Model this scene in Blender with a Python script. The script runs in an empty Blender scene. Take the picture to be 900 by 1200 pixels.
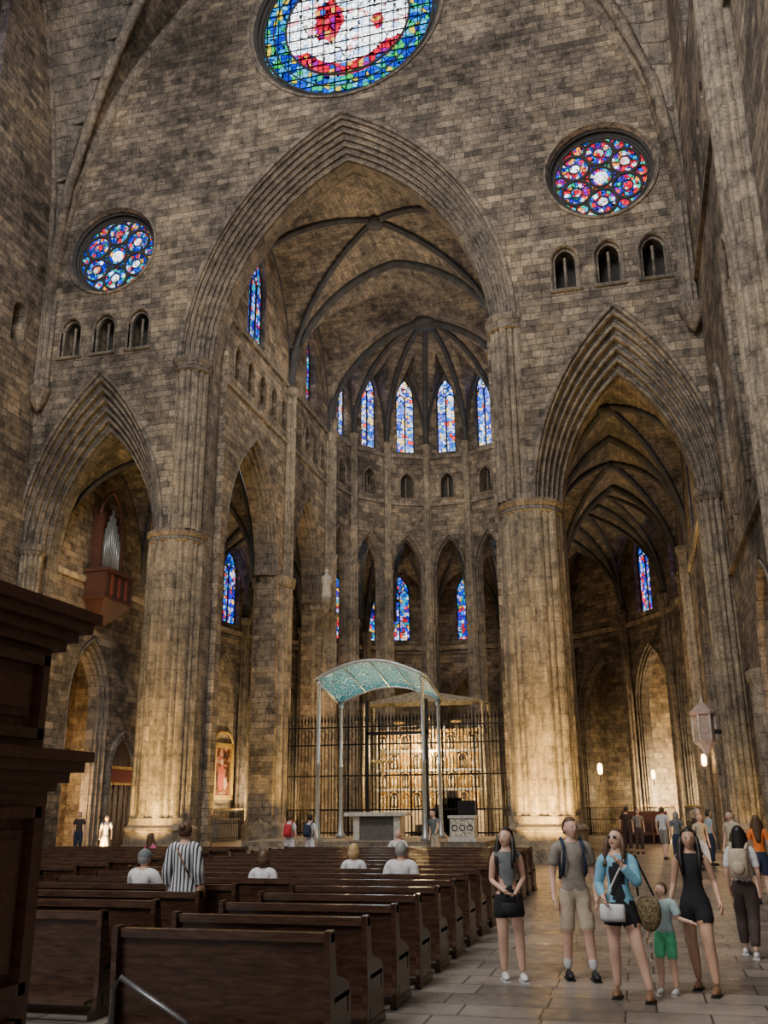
import bpy, bmesh, math, random
import numpy as np
from mathutils import Vector, Matrix
from math import sin, cos, pi, sqrt, acos, radians, tan, exp
random.seed(3)
XC = -10.6
D = 34.0
scene = bpy.context.scene
COL = scene.collection

# ------------------------------------------------------------------ materials
class NT:
    def __init__(s, name):
        s.mat = bpy.data.materials.new(name); s.mat.use_nodes = True
        s.t = s.mat.node_tree; s.t.nodes.clear()
        s.out = s.t.nodes.new('ShaderNodeOutputMaterial')
    def n(s, typ, ins=None, **kw):
        nd = s.t.nodes.new(typ)
        for k, v in kw.items(): setattr(nd, k, v)
        if ins:
            for k, v in ins.items():
                if isinstance(v, bpy.types.NodeSocket): s.t.links.new(v, nd.inputs[k])
                else: nd.inputs[k].default_value = v
        return nd
    def ramp(s, fac, stops, interp='LINEAR'):
        nd = s.n('ShaderNodeValToRGB', {0: fac}); cr = nd.color_ramp; cr.interpolation = interp
        while len(cr.elements) > 1: cr.elements.remove(cr.elements[-1])
        cr.elements[0].position = stops[0][0]; cr.elements[0].color = (*stops[0][1], 1)
        for p, c in stops[1:]:
            e = cr.elements.new(p); e.color = (*c, 1)
        return nd.outputs[0]
    def mix(s, fac, a, b, mode='MIX'):
        nd = s.n('ShaderNodeMix', data_type='RGBA', blend_type=mode)
        for i, v in ((0, fac), (6, a), (7, b)):
            if isinstance(v, bpy.types.NodeSocket): s.t.links.new(v, nd.inputs[i])
            elif i == 0: nd.inputs[0].default_value = v
            else: nd.inputs[i].default_value = (*v, 1)
        return nd.outputs[2]
    def math(s, op, a, b=0.0):
        nd = s.n('ShaderNodeMath', {0: a, 1: b}, operation=op); return nd.outputs[0]
    def vmath(s, op, a, b=None):
        nd = s.n('ShaderNodeVectorMath', operation=op)
        s.t.links.new(a, nd.inputs[0])
        if b is not None:
            if isinstance(b, bpy.types.NodeSocket): s.t.links.new(b, nd.inputs[1])
            else: nd.inputs[1].default_value = b
        return nd
    def surf(s, sh): s.t.links.new(sh, s.out.inputs[0]); return s.mat

def stone(name, c1, c2, mortar, bw=.75, rh=.32, stain=.55, uv=False, rough=.85, bump=.5, ms=.014, blk=.6, irr=0.0):
    T = NT(name)
    geo = T.n('ShaderNodeNewGeometry'); P = geo.outputs['Position']
    if uv:
        vec = T.n('ShaderNodeUVMap').outputs[0]
    else:
        t = T.vmath('NORMALIZE', T.vmath('CROSS_PRODUCT', geo.outputs['True Normal'], (0, 0, 1)).outputs[0]).outputs[0]
        u = T.vmath('DOT_PRODUCT', P, t).outputs['Value']
        sep = T.n('ShaderNodeSeparateXYZ', {0: P})
        ua = T.math('ABSOLUTE', u); zz = sep.outputs[2]
        if irr:
            zn = T.n('ShaderNodeTexNoise', {'Vector': T.n('ShaderNodeCombineXYZ', {0: 3.7, 1: 1.2, 2: zz}).outputs[0], 'Scale': .75, 'Detail': 2.0})
            zz = T.math('ADD', zz, T.math('MULTIPLY', zn.outputs[0], irr))
            un = T.n('ShaderNodeTexNoise', {'Vector': T.n('ShaderNodeCombineXYZ', {0: ua, 1: T.math('MULTIPLY', zz, .15), 2: 0.0}).outputs[0], 'Scale': .55, 'Detail': 2.0})
            ua = T.math('ADD', ua, T.math('MULTIPLY', un.outputs[0], irr*1.6))
        vec = T.n('ShaderNodeCombineXYZ', {0: ua, 1: zz, 2: 0.0}).outputs[0]
    wob = T.n('ShaderNodeTexNoise', {'Vector': P, 'Scale': 2.0, 'Detail': 4.0, 'Roughness': .6})
    vec2 = T.vmath('ADD', vec, T.vmath('MULTIPLY', wob.outputs['Color'], (.10, .08, 0)).outputs[0]).outputs[0]
    br = T.n('ShaderNodeTexBrick', {'Vector': vec2, 'Color1': (*c1, 1), 'Color2': (*c2, 1), 'Mortar': (*mortar, 1), 'Scale': 1.0,
             'Mortar Size': ms, 'Mortar Smooth': .6, 'Bias': -.15, 'Brick Width': bw, 'Row Height': rh}, offset=.43, squash=.62, squash_frequency=3)
    br2 = T.n('ShaderNodeTexBrick', {'Vector': vec2, 'Color1': (1.35, 1.28, 1.16, 1), 'Color2': (.42, .42, .45, 1), 'Mortar': (.8, .8, .8, 1), 'Scale': 1.0,
             'Mortar Size': 0.0, 'Bias': .0, 'Brick Width': bw*1.37, 'Row Height': rh}, offset=.31, squash=1.0)
    c = T.mix(blk, br.outputs[0], br2.outputs[0], 'MULTIPLY')
    st = T.n('ShaderNodeTexNoise', {'Vector': P, 'Scale': .2, 'Detail': 9.0, 'Roughness': .75})
    sc = T.ramp(st.outputs[0], [(.37, (.24, .24, .26)), (.46, (.66, .65, .64)), (.53, (1.0, .97, .92)), (.64, (1.5, 1.36, 1.16))])
    c = T.mix(stain, c, sc, 'MULTIPLY')
    s2 = T.n('ShaderNodeTexNoise', {'Vector': P, 'Scale': 2.2, 'Detail': 6.0, 'Roughness': .8})
    c = T.mix(.85, c, T.ramp(s2.outputs[0], [(.38, (.42, .42, .43)), (.5, (.98, .97, .96)), (.62, (1.35, 1.28, 1.16))]), 'MULTIPLY')
    fn = T.n('ShaderNodeTexNoise', {'Vector': P, 'Scale': 11.0, 'Detail': 5.0, 'Roughness': .75})
    fc = T.ramp(fn.outputs[0], [(.3, (.5, .5, .5)), (.7, (1.35, 1.33, 1.3))])
    c = T.mix(.8, c, fc, 'MULTIPLY')
    h = T.math('ADD', T.math('MULTIPLY', br.outputs['Fac'], -1.0), T.math('MULTIPLY', fn.outputs[0], 1.0))
    bp = T.n('ShaderNodeBump', {'Height': h, 'Strength': bump, 'Distance': .05})
    b = T.n('ShaderNodeBsdfPrincipled', {'Base Color': c, 'Roughness': rough, 'Normal': bp.outputs[0]})
    b.inputs['Specular IOR Level'].default_value = .2
    return T.surf(b.outputs[0])

def pm(name, col, rough=.7, metal=0.0, emit=0.0, var=.25, scale=8.0, bump=0.0):
    T = NT(name)
    tc = T.n('ShaderNodeTexCoord')
    fn = T.n('ShaderNodeTexNoise', {'Vector': tc.outputs['Object'], 'Scale': scale, 'Detail': 3.0})
    fc = T.ramp(fn.outputs[0], [(.3, (1-var,)*3), (.7, (1+var*.6,)*3)])
    c = T.mix(1.0, col, fc, 'MULTIPLY')
    b = T.n('ShaderNodeBsdfPrincipled', {'Base Color': c, 'Roughness': rough, 'Metallic': metal})
    if bump: T.t.links.new(T.n('ShaderNodeBump', {'Height': fn.outputs[0], 'Strength': bump}).outputs[0], b.inputs['Normal'])
    if emit:
        T.t.links.new(c, b.inputs['Emission Color']); b.inputs['Emission Strength'].default_value = emit
    return T.surf(b.outputs[0])

def wood(name, c1, c2, rough=.4):
    T = NT(name)
    tc = T.n('ShaderNodeTexCoord')
    mp = T.n('ShaderNodeMapping', {'Vector': tc.outputs['Object'], 'Scale': (1.5, 9, 9)})
    w = T.n('ShaderNodeTexNoise', {'Vector': mp.outputs[0], 'Scale': 3.0, 'Detail': 6.0, 'Distortion': .6})
    c = T.ramp(w.outputs[0], [(.3, c1), (.7, c2)])
    bp = T.n('ShaderNodeBump', {'Height': w.outputs[0], 'Strength': .15})
    b = T.n('ShaderNodeBsdfPrincipled', {'Base Color': c, 'Roughness': rough, 'Normal': bp.outputs[0]})
    return T.surf(b.outputs[0])

PALS = {
 'cool': [(0, (.0, .02, .55)), (.16, (.0, .16, .75)), (.3, (.04, .0, .4)), (.42, (.5, .62, .95)), (.53, (.0, .35, .45)), (.64, (.65, .01, .03)), (.75, (.45, .4, .9)), (.86, (.85, .45, .03)), (.93, (.0, .05, .6))],
 'light': [(0, (.02, .06, .7)), (.15, (.55, .66, .98)), (.3, (.12, .16, .85)), (.44, (.8, .7, .8)), (.56, (.01, .16, .65)), (.68, (.75, .04, .03)), (.76, (.9, .6, .15)), (.86, (.25, .55, .9))],
 'rose': [(0, (.0, .02, .6)), (.2, (.0, .12, .7)), (.36, (.0, .3, .65)), (.46, (.65, .0, .02)), (.56, (.0, .01, .3)), (.7, (.0, .42, .3)), (.78, (.45, .6, .95)), (.88, (.01, .03, .55)), (.95, (.85, .35, .02))],
 'rose2': [(0, (.6, .0, .03)), (.15, (.0, .06, .6)), (.33, (.0, .35, .5)), (.44, (.65, .0, .02)), (.54, (.02, .02, .35)), (.66, (.0, .42, .2)), (.78, (.65, .68, .8)), (.86, (.85, .25, .02)), (.93, (.2, .0, .4))],
 'ring': [(0, (.0, .06, .65)), (.2, (.0, .28, .75)), (.4, (.0, .45, .2)), (.52, (.0, .02, .5)), (.7, (.08, .5, .8)), (.82, (.02, .5, .08)), (.92, (.7, .55, .03))],
 'white': [(0, (.9, .95, 1)), (.5, (.7, .85, 1)), (.65, (.95, .95, .9)), (.86, (.3, .5, .85)), (.94, (.8, .3, .35))],
 'redp': [(0, (.65, .0, .03)), (.4, (.75, .02, .08)), (.6, (.3, .0, .3)), (.75, (.85, .4, .05)), (.88, (.02, .12, .65))],
}
PALS['red'] = [(0, (.65, .0, .03)), (.35, (.8, .06, .1)), (.55, (.0, .08, .55)), (.65, (.9, .3, .05)), (.8, (.9, .85, .8))]
def glass(name, pal, scale=4.0, strength=2.0, lead=.035):
    T = NT(name)
    P = T.n('ShaderNodeNewGeometry').outputs['Position']
    wv = T.vmath('MULTIPLY', P, (1, 1, .8)).outputs[0]
    v = T.n('ShaderNodeTexVoronoi', {'Vector': wv, 'Scale': scale, 'Randomness': .8})
    e = T.n('ShaderNodeTexVoronoi', {'Vector': wv, 'Scale': scale, 'Randomness': .8}, feature='DISTANCE_TO_EDGE')
    rnd = T.n('ShaderNodeSeparateColor', {0: v.outputs['Color']}).outputs[0]
    c = T.ramp(rnd, PALS[pal], 'CONSTANT')
    g = T.ramp(e.outputs[0], [(lead, (0, 0, 0)), (lead*1.6+.01, (1, 1, 1))])
    c = T.mix(1.0, c, g, 'MULTIPLY')
    big = T.n('ShaderNodeTexNoise', {'Vector': P, 'Scale': 1.3, 'Detail': 2.0})
    c = T.mix(.8, c, T.ramp(big.outputs[0], [(.3, (.5, .5, .5)), (.7, (1.5, 1.5, 1.5))]), 'MULTIPLY')
    em = T.n('ShaderNodeEmission', {'Color': c, 'Strength': strength})
    return T.surf(em.outputs[0])

def glass_center(name, strength):
    T = NT(name)
    tc = T.n('ShaderNodeTexCoord').outputs['Object']
    sep = T.n('ShaderNodeSeparateXYZ', {0: tc})
    r = T.vmath('LENGTH', tc).outputs['Value']
    v = T.n('ShaderNodeTexVoronoi', {'Vector': tc, 'Scale': 3.6, 'Randomness': .6})
    rnd = T.n('ShaderNodeSeparateColor', {0: v.outputs['Color']}).outputs[0]
    ring = T.ramp(rnd, PALS['ring'], 'CONSTANT')
    wh = T.ramp(rnd, PALS['white'], 'CONSTANT')
    red = T.ramp(rnd, PALS['redp'], 'CONSTANT')
    e1 = T.vmath('LENGTH', T.vmath('MULTIPLY', T.vmath('ADD', tc, (.95, 0, -.3)).outputs[0], (1.15, 0, .7)).outputs[0]).outputs['Value']
    e2 = T.vmath('LENGTH', T.vmath('MULTIPLY', T.vmath('ADD', tc, (-1.5, 0, .2)).outputs[0], (1.6, 0, 1.1)).outputs[0]).outputs['Value']
    nz = T.n('ShaderNodeTexNoise', {'Vector': tc, 'Scale': 1.6, 'Detail': 3.0})
    nzs = T.math('MULTIPLY', nz.outputs[0], .9)
    m1 = T.math('LESS_THAN', T.math('ADD', e1, nzs), 1.35)
    m2 = T.math('LESS_THAN', T.math('ADD', e2, nzs), .95)
    arc = T.math('MULTIPLY', T.math('MULTIPLY', T.math('GREATER_THAN', r, 2.35), T.math('LESS_THAN', r, 3.1)), T.math('LESS_THAN', T.math('ADD', sep.outputs[2], nzs), -.9))
    c = T.mix(m1, wh, red); c = T.mix(m2, c, red); c = T.mix(arc, c, red)
    mask = T.math('GREATER_THAN', r, 3.1)
    c = T.mix(mask, c, ring)
    e = T.n('ShaderNodeTexVoronoi', {'Vector': tc, 'Scale': 3.6, 'Randomness': .6}, feature='DISTANCE_TO_EDGE')
    c = T.mix(1.0, c, T.ramp(e.outputs[0], [(.03, (0, 0, 0)), (.08, (1, 1, 1))]), 'MULTIPLY')
    isw = T.math('MULTIPLY', T.math('SUBTRACT', 1.0, mask), T.math('SUBTRACT', 1.0, T.math('MAXIMUM', arc, T.math('MAXIMUM', m1, m2))))
    st = T.math('ADD', T.math('MULTIPLY', isw, strength*1.1), strength)
    em = T.n('ShaderNodeEmission', {'Color': c, 'Strength': st})
    return T.surf(em.outputs[0])

M_WALL = stone('stone_wall', (.325, .28, .225), (.15, .132, .11), (.10, .09, .076), rh=.3, bw=.7, stain=.85, blk=.58, bump=.7, irr=.5)
M_PIER = stone('stone_pier_blocks', (.33, .285, .22), (.22, .19, .15), (.14, .12, .095), bw=1.0, rh=.55, stain=.55, bump=.4, ms=.01, blk=.3)
M_MOULD = stone('stone_moulding', (.27, .24, .20), (.175, .155, .132), (.10, .09, .08), bw=.6, rh=.5, stain=.6, blk=.3)
M_LIGHTST = stone('stone_chapel', (.5, .43, .31), (.32, .27, .2), (.22, .19, .15), bw=.6, rh=.3, stain=.4)
M_VAULT = stone('stone_vault', (.27, .245, .215), (.15, .14, .128), (.095, .087, .08), bw=.6, rh=.28, uv=True, stain=.9, blk=.4)
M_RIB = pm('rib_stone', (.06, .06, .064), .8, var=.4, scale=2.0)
M_DARK = pm('dark_backing', (.05, .045, .04), .9)  # near-black backing paints in the shade of triforium openings; also altarpiece panels
M_WOOD = wood('pew_wood', (.030, .015, .009), (.088, .045, .027), .27)
M_WOOD2 = wood('carved_walnut', (.06, .024, .016), (.14, .06, .038), .38)
M_IRON = pm('wrought_iron', (.012, .011, .01), .5, .6)
M_GOLD = pm('gilded_metal', (.62, .40, .13), .42, .8, var=.7, scale=9)
M_SILVER = pm('silver_metal', (.45, .48, .47), .4, .6)
M_RELIEF = pm('silver_gilt_relief', (.66, .6, .44), .45, .4, var=.8, scale=11)
M_MARBLE = pm('white_marble', (.6, .56, .48), .5, var=.35, scale=9)
M_LAMP = pm('lamp_glass', (1, .62, .25), .5, emit=14)
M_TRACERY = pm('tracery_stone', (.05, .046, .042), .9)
G_COOL = glass('stained_glass_cool', 'cool', 5.5, 2.1)
G_LIGHT = glass('stained_glass_light', 'light', 5.5, 3.0)
G_ROSE = glass('stained_glass_rose', 'rose', 6.5, 2.4)
G_ROSE2 = glass('stained_glass_rose_warm', 'rose2', 6.5, 2.5)
G_RED = glass('stained_glass_red', 'red', 6.0, 2.0)
G_WHITE = glass('stained_glass_white', 'white', 7.0, 3.2)
G_CENTER = glass_center('stained_glass_great_rose', 2.2)

def floor_mat():
    T = NT('floor_slabs')
    P = T.n('ShaderNodeNewGeometry').outputs['Position']
    br = T.n('ShaderNodeTexBrick', {'Vector': P, 'Color1': (.25, .22, .19, 1), 'Color2': (.12, .108, .095, 1), 'Mortar': (.035, .03, .028, 1), 'Scale': 1.0,
             'Mortar Size': .012, 'Brick Width': 1.05, 'Row Height': .55}, offset=.37, squash=.75, squash_frequency=2)
    n1 = T.n('ShaderNodeTexNoise', {'Vector': P, 'Scale': .8, 'Detail': 5.0})
    c = T.mix(.8, br.outputs[0], T.ramp(n1.outputs[0], [(.3, (.5, .5, .5)), (.7, (1.4, 1.35, 1.3))]), 'MULTIPLY')
    n2 = T.n('ShaderNodeTexNoise', {'Vector': P, 'Scale': 5.0, 'Detail': 4.0})
    rg = T.n('ShaderNodeMapRange', {0: n2.outputs[0], 1: .3, 2: .7, 3: .26, 4: .52})
    h = T.math('SUBTRACT', T.math('MULTIPLY', n2.outputs[0], .3), br.outputs['Fac'])
    bp = T.n('ShaderNodeBump', {'Height': h, 'Strength': .3, 'Distance': .02})
    b = T.n('ShaderNodeBsdfPrincipled', {'Base Color': c, 'Roughness': rg.outputs[0], 'Normal': bp.outputs[0]})
    return T.surf(b.outputs[0])
M_FLOOR = floor_mat()

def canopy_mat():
    T = NT('canopy_glowing_mosaic')
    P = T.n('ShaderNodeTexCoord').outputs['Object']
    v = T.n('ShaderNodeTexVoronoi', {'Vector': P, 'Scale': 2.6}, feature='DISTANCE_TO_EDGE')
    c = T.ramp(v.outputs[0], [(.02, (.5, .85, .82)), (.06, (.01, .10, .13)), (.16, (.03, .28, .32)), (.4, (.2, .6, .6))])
    b = T.n('ShaderNodeBsdfPrincipled', {'Base Color': c, 'Roughness': .5, 'Metallic': .0, 'Emission Color': c, 'Emission Strength': .16})  # weak emission added to brighten the underside; the canopy is no lamp
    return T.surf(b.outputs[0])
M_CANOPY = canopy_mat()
def painting_mat():
    T = NT('oil_painting')
    P = T.n('ShaderNodeTexCoord').outputs['Object']
    n = T.n('ShaderNodeTexNoise', {'Vector': P, 'Scale': 1.6, 'Detail': 4.0, 'Distortion': 1.2})
    c = T.ramp(n.outputs[0], [(.38, (.015, .01, .008)), (.48, (.12, .04, .02)), (.56, (.35, .1, .05)), (.62, (.5, .35, .2)), (.7, (.05, .06, .09))])
    b = T.n('ShaderNodeBsdfPrincipled', {'Base Color': c, 'Roughness': .4})
    return T.surf(b.outputs[0])
M_PAINT = painting_mat()
def stripe_mat():
    T = NT('striped_cotton')
    P = T.n('ShaderNodeTexCoord').outputs['Object']
    w = T.n('ShaderNodeTexWave', {'Vector': P, 'Scale': 6.5, 'Distortion': .6}, bands_direction='X')
    c = T.ramp(w.outputs[0], [(.3, (.03, .035, .05)), (.5, (.62, .62, .62))])
    b = T.n('ShaderNodeBsdfPrincipled', {'Base Color': c, 'Roughness': .8})
    return T.surf(b.outputs[0])
M_STRIPE = stripe_mat()

# ------------------------------------------------------------------ mesh builder
class MB:
    def __init__(s): s.v = []; s.f = []; s.m = []; s.s = []; s.mats = []
    def mi(s, mat):
        if mat not in s.mats: s.mats.append(mat)
        return s.mats.index(mat)
    def add(s, verts, faces, mat, smooth=False, M=None):
        o = len(s.v); k = s.mi(mat)
        for v in verts:
            v = Vector(v)
            s.v.append(M @ v if M is not None else v)
        for f in faces:
            s.f.append([i+o for i in f]); s.m.append(k); s.s.append(smooth)
    def box(s, x0, x1, y0, y1, z0, z1, mat, M=None):
        v = [(x, y, z) for x in (x0, x1) for y in (y0, y1) for z in (z0, z1)]
        f = [(0, 1, 3, 2), (4, 6, 7, 5), (0, 4, 5, 1), (2, 3, 7, 6), (0, 2, 6, 4), (1, 5, 7, 3)]
        s.add(v, f, mat, False, M)
    def lathe(s, cx, cy, prof, mat, n=24, smooth=True, M=None, amp=0, lobes=0, diamond=0, rot=0):
        v = []; f = []
        for r, z in prof:
            for i in range(n):
                a = 2*pi*i/n+rot
                k = 1.0
                if amp: k *= 1-amp+amp*abs(cos(lobes*a/2))
                if diamond: k *= 1+diamond*cos(4*a)
                v.append((cx+r*k*cos(a), cy+r*k*sin(a), z))
        m = len(prof)
        for j in range(m-1):
            for i in range(n):
                f.append((j*n+i, j*n+(i+1) % n, (j+1)*n+(i+1) % n, (j+1)*n+i))
        f.append(tuple(range(n-1, -1, -1))); f.append(tuple((m-1)*n+i for i in range(n)))
        s.add(v, f, mat, smooth, M)
    def cluster(s, cx, cy, z0, z1, R, mat, big=8, hollow=.84, M=None):
        n = big*2; pts = []
        for i in range(n):
            a = 2*pi*i/n; rr = R*.215 if i % 2 == 0 else R*.15; rc = R-rr-(0 if i % 2 == 0 else R*.05)
            for q in range(9):
                b = a-pi*.55+pi*1.1*q/8
                pts.append((cx+rc*cos(a)+rr*cos(b), cy+rc*sin(a)+rr*sin(b)))
            c = a+pi/n
            pts.append((cx+R*hollow*.9*cos(c), cy+R*hollow*.9*sin(c)))
        m = len(pts)
        v = [(x, y, z0) for x, y in pts]+[(x, y, z1) for x, y in pts]
        f = [(i, (i+1) % m, m+(i+1) % m, m+i) for i in range(m)]+[tuple(range(m, 2*m))]
        s.add(v, f, mat, False, M)
    def tube(s, pts, r, mat, n=6, closed=False, smooth=True, M=None, flat=1.0):
        pts = [Vector(p) for p in pts]; N = len(pts)
        v = []; f = []
        rr = r if isinstance(r, (list, tuple)) else [r]*N
        for i, p in enumerate(pts):
            if closed: t = pts[(i+1) % N]-pts[i-1]
            else: t = pts[min(i+1, N-1)]-pts[max(i-1, 0)]
            t.normalize()
            up = Vector((0, 0, 1)) if abs(t.z) < .95 else Vector((0, 1, 0))
            a = t.cross(up).normalized(); b = a.cross(t)
            for k in range(n):
                an = 2*pi*k/n+pi/n
                v.append(p+a*(rr[i]*flat*cos(an))+b*(rr[i]*sin(an)))
        for i in range(N if closed else N-1):
            for k in range(n):
                j = (i+1) % N
                f.append((i*n+k, i*n+(k+1) % n, j*n+(k+1) % n, j*n+k))
        if not closed:
            f.append(tuple(range(n-1, -1, -1))); f.append(tuple((N-1)*n+k for k in range(n)))
        s.add(v, f, mat, smooth, M)
    def ell(s, c, r, mat, M=None, nu=12, nv=8, fn=None, keep=None):
        v = []; f = []
        for j in range(nv+1):
            th = pi*j/nv
            for i in range(nu):
                a = 2*pi*i/nu
                d = Vector((sin(th)*cos(a), sin(th)*sin(a), cos(th)))
                p = Vector((d.x*r[0], d.y*r[1], d.z*r[2]))
                if fn: p = fn(d, p)
                v.append(p+Vector(c))
        for j in range(nv):
            for i in range(nu):
                if keep:
                    th = pi*(j+.5)/nv; a = 2*pi*(i+.5)/nu
                    if not keep(Vector((sin(th)*cos(a), sin(th)*sin(a), cos(th)))): continue
                f.append((j*nu+i, (j+1)*nu+i, (j+1)*nu+(i+1) % nu, j*nu+(i+1) % nu))
        s.add(v, f, mat, True, M)
    def obj(s, name, loc=(0, 0, 0), rot=0, parent=None):
        me = bpy.data.meshes.new(name)
        me.from_pydata([tuple(v) for v in s.v], [], s.f)
        for m in s.mats: me.materials.append(m)
        me.polygons.foreach_set('material_index', s.m)
        me.polygons.foreach_set('use_smooth', s.s)
        me.update()
        o = bpy.data.objects.new(name, me); COL.objects.link(o)
        o.location = loc; o.rotation_euler = (0, 0, rot)
        if parent: o.parent = parent
        return o

def arch(cx, w, sp, rise, n=12):
    R = (w*w+rise*rise)/(2*w); ph = acos((R-w)/R)
    L = [(cx-w+R-R*cos(ph*i/n), sp+R*sin(ph*i/n)) for i in range(n+1)]
    return L+[(2*cx-x, z) for x, z in reversed(L[:-1])]
def notch(x0, x1, h, ns, zb=0):
    p = [(x0, zb)]
    for cx, w, sp, r in ns: p += [(cx-w, zb)]+arch(cx, w, sp, r)+[(cx+w, zb)]
    return p+[(x1, zb), (x1, h), (x0, h)]
def hole(cx, z0, w, sp, r, n=6): return [(cx-w, z0)]+arch(cx, w, sp, r, n)+[(cx+w, z0)]
def circ(cx, cz, r, n=40): return [(cx+r*cos(2*pi*i/n), cz+r*sin(2*pi*i/n)) for i in range(n)]
def frame(o, T):
    T = Vector(T).normalized(); Z = Vector((0, 0, 1)); N = T.cross(Z)
    M = Matrix.Identity(4)
    for i in range(3): M[i][0] = T[i]; M[i][1] = Z[i]; M[i][2] = N[i]; M[i][3] = o[i]
    return M
def panel(mb, F, outline, holes, thick, mat, d0=0.0):
    cu = bpy.data.curves.new('tmp', 'CURVE'); cu.dimensions = '2D'; cu.fill_mode = 'BOTH'; cu.extrude = thick/2
    for pl in [outline]+list(holes):
        sp = cu.splines.new('POLY'); sp.points.add(len(pl)-1)
        for i, (x, y) in enumerate(pl): sp.points[i].co = (x, y, 0, 1)
        sp.use_cyclic_u = True
    ob = bpy.data.objects.new('tmp', cu); COL.objects.link(ob)
    dg = bpy.context.evaluated_depsgraph_get()
    me = bpy.data.meshes.new_from_object(ob.evaluated_get(dg))
    mb.add([(v.co.x, v.co.y, v.co.z-thick/2-d0) for v in me.vertices], [tuple(p.vertices) for p in me.polygons], mat, False, F)
    bpy.data.objects.remove(ob); bpy.data.curves.remove(cu); bpy.data.meshes.remove(me)
def prof(n, depth, back=True, bk=.4):
    p = []
    for k in range(n):
        dt = 1/n; dd = depth/n; t0 = 1-k*dt; d0 = k*dd
        big = 1.0 if k % 2 == 0 else .55
        for a, b in ((0, 0), (.2, 0), (.24, .16), (.36, -.1*big), (.5, -.2*big), (.66, -.18*big), (.8, -.02*big), (.86, .16), (.8, .34), (.66, .45), (.66, .8), (.8, 1.0)):
            p.append((t0-a*dt, d0+b*dd))
    p.append((0, depth)); p.append((0, depth+bk))
    if back: p.append((1.02, depth+bk))
    return p
def mould(mb, F, cx, zb, wi, ri, wo, ro, sp, pr, mat, n=16):
    v = []; f = []; L = None
    for t, d in pr:
        w = wi+(wo-wi)*t; r = ri+(ro-ri)*t
        pts = [(cx-w, zb)]+arch(cx, w, sp, r, n)+[(cx+w, zb)]
        L = len(pts)
        v += [(x, z, -d) for x, z in pts]
    for j in range(len(pr)-1):
        for i in range(L-1): f.append((j*L+i, j*L+i+1, (j+1)*L+i+1, (j+1)*L+i))
    mb.add(v, f, mat, False, F)
WN = [0]
def window(F, cx, z0, w, sp, rise, d, mat, lights=2):
    WN[0] += 1
    mb = MB()
    g = hole(cx, z0, w+.02, sp, rise+.02, 8)
    mb.add([(x, z, -d-.06) for x, z in g], [tuple(range(len(g)))], mat, False, F)
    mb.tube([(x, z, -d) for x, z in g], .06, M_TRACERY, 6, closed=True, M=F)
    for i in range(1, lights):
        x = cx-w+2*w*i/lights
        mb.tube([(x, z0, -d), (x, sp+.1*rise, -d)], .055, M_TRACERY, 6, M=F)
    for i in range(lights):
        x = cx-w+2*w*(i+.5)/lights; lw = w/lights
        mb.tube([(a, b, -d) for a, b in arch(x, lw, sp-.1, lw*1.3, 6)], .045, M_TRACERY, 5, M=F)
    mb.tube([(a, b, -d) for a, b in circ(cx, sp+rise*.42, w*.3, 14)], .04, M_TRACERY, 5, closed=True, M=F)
    z = z0+.55
    while z < sp:
        mb.box(cx-w, cx+w, z-.012, z+.012, -d-.03, -d+.01, M_IRON, F); z += .55
    return mb.obj('window_%d' % WN[0])

# ------------------------------------------------------------------ east wall
SO = 11.2
FE = frame((XC, D, 0), (1, 0, 0))
mb = MB()
tri = []
for sx in (-1, 1):
    for k in (-1, 0, 1): tri.append((sx*SO+k*1.72, 21.55, .5, 22.85, .62))
RZ = 26.85
holes = [hole(*t) for t in tri]+[circ(-SO, RZ, 2.25), circ(SO, RZ, 2.25), circ(.1, 37.9, 4.8, 56)]
panel(mb, FE, notch(-15.2, 15.2, 47, [(-SO, 3.45, 12.5, 8.0), (0, 7.3, 20.4, 11.7), (SO, 3.45, 12.5, 8.0)]), holes, 2.0, M_WALL)
mb.obj('wall_east')
mb = MB()
for t in tri:
    mould(mb, FE, t[0], t[1], .40, .52, .6, .74, t[3], [(1, -.05), (.75, -.08), (.5, -.02), (.5, .12), (0, .14), (0, .3)], M_MOULD, 6)
    mb.box(t[0]-.65, t[0]+.65, t[1]-.12, t[1], -.1, .1, M_MOULD, FE)
    mb.box(t[0]-.62, t[0]+.62, 21.4, 23.7, -1.25, -1.15, M_DARK, FE)  # dark plate stands in for the shade inside the opening
    mb.tube([(t[0], t[1], -.35), (t[0], t[3]+.3, -.35)], .06, M_MOULD, 8, M=FE)
mb.obj('trim_triforium_arcade')
mb = MB(); mould(mb, FE, 0, 12.3, 6.25, 9.9, 7.3, 11.7, 20.4, prof(7, 1.15, True, .86), M_MOULD, 30); mb.box(-7.35, -6.2, 0, 12.4, -1.9, -.9, M_MOULD, FE); mb.box(6.2, 7.35, 0, 12.4, -1.9, -.9, M_MOULD, FE); mb.obj('trim_chancel_arch')
for sx in (-1, 1):
    mb = MB(); mould(mb, FE, sx*SO, 0, 2.5, 5.6, 3.45, 8.0, 12.5, prof(6, 1.4, True, .61), M_MOULD, 22); mb.obj('trim_aisle_arch')
mb = MB()
mb.tube([(x, z, .04) for x, z in arch(0, 7.36, 20.4, 11.8, 26)], .12, M_MOULD, 6, M=FE)
for sx in (-1, 1):
    mb.tube([(x, z, .04) for x, z in arch(sx*SO, 3.5, 12.5, 8.08, 20)], .1, M_MOULD, 6, M=FE)
mb.obj('trim_hood_moulds')

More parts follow.
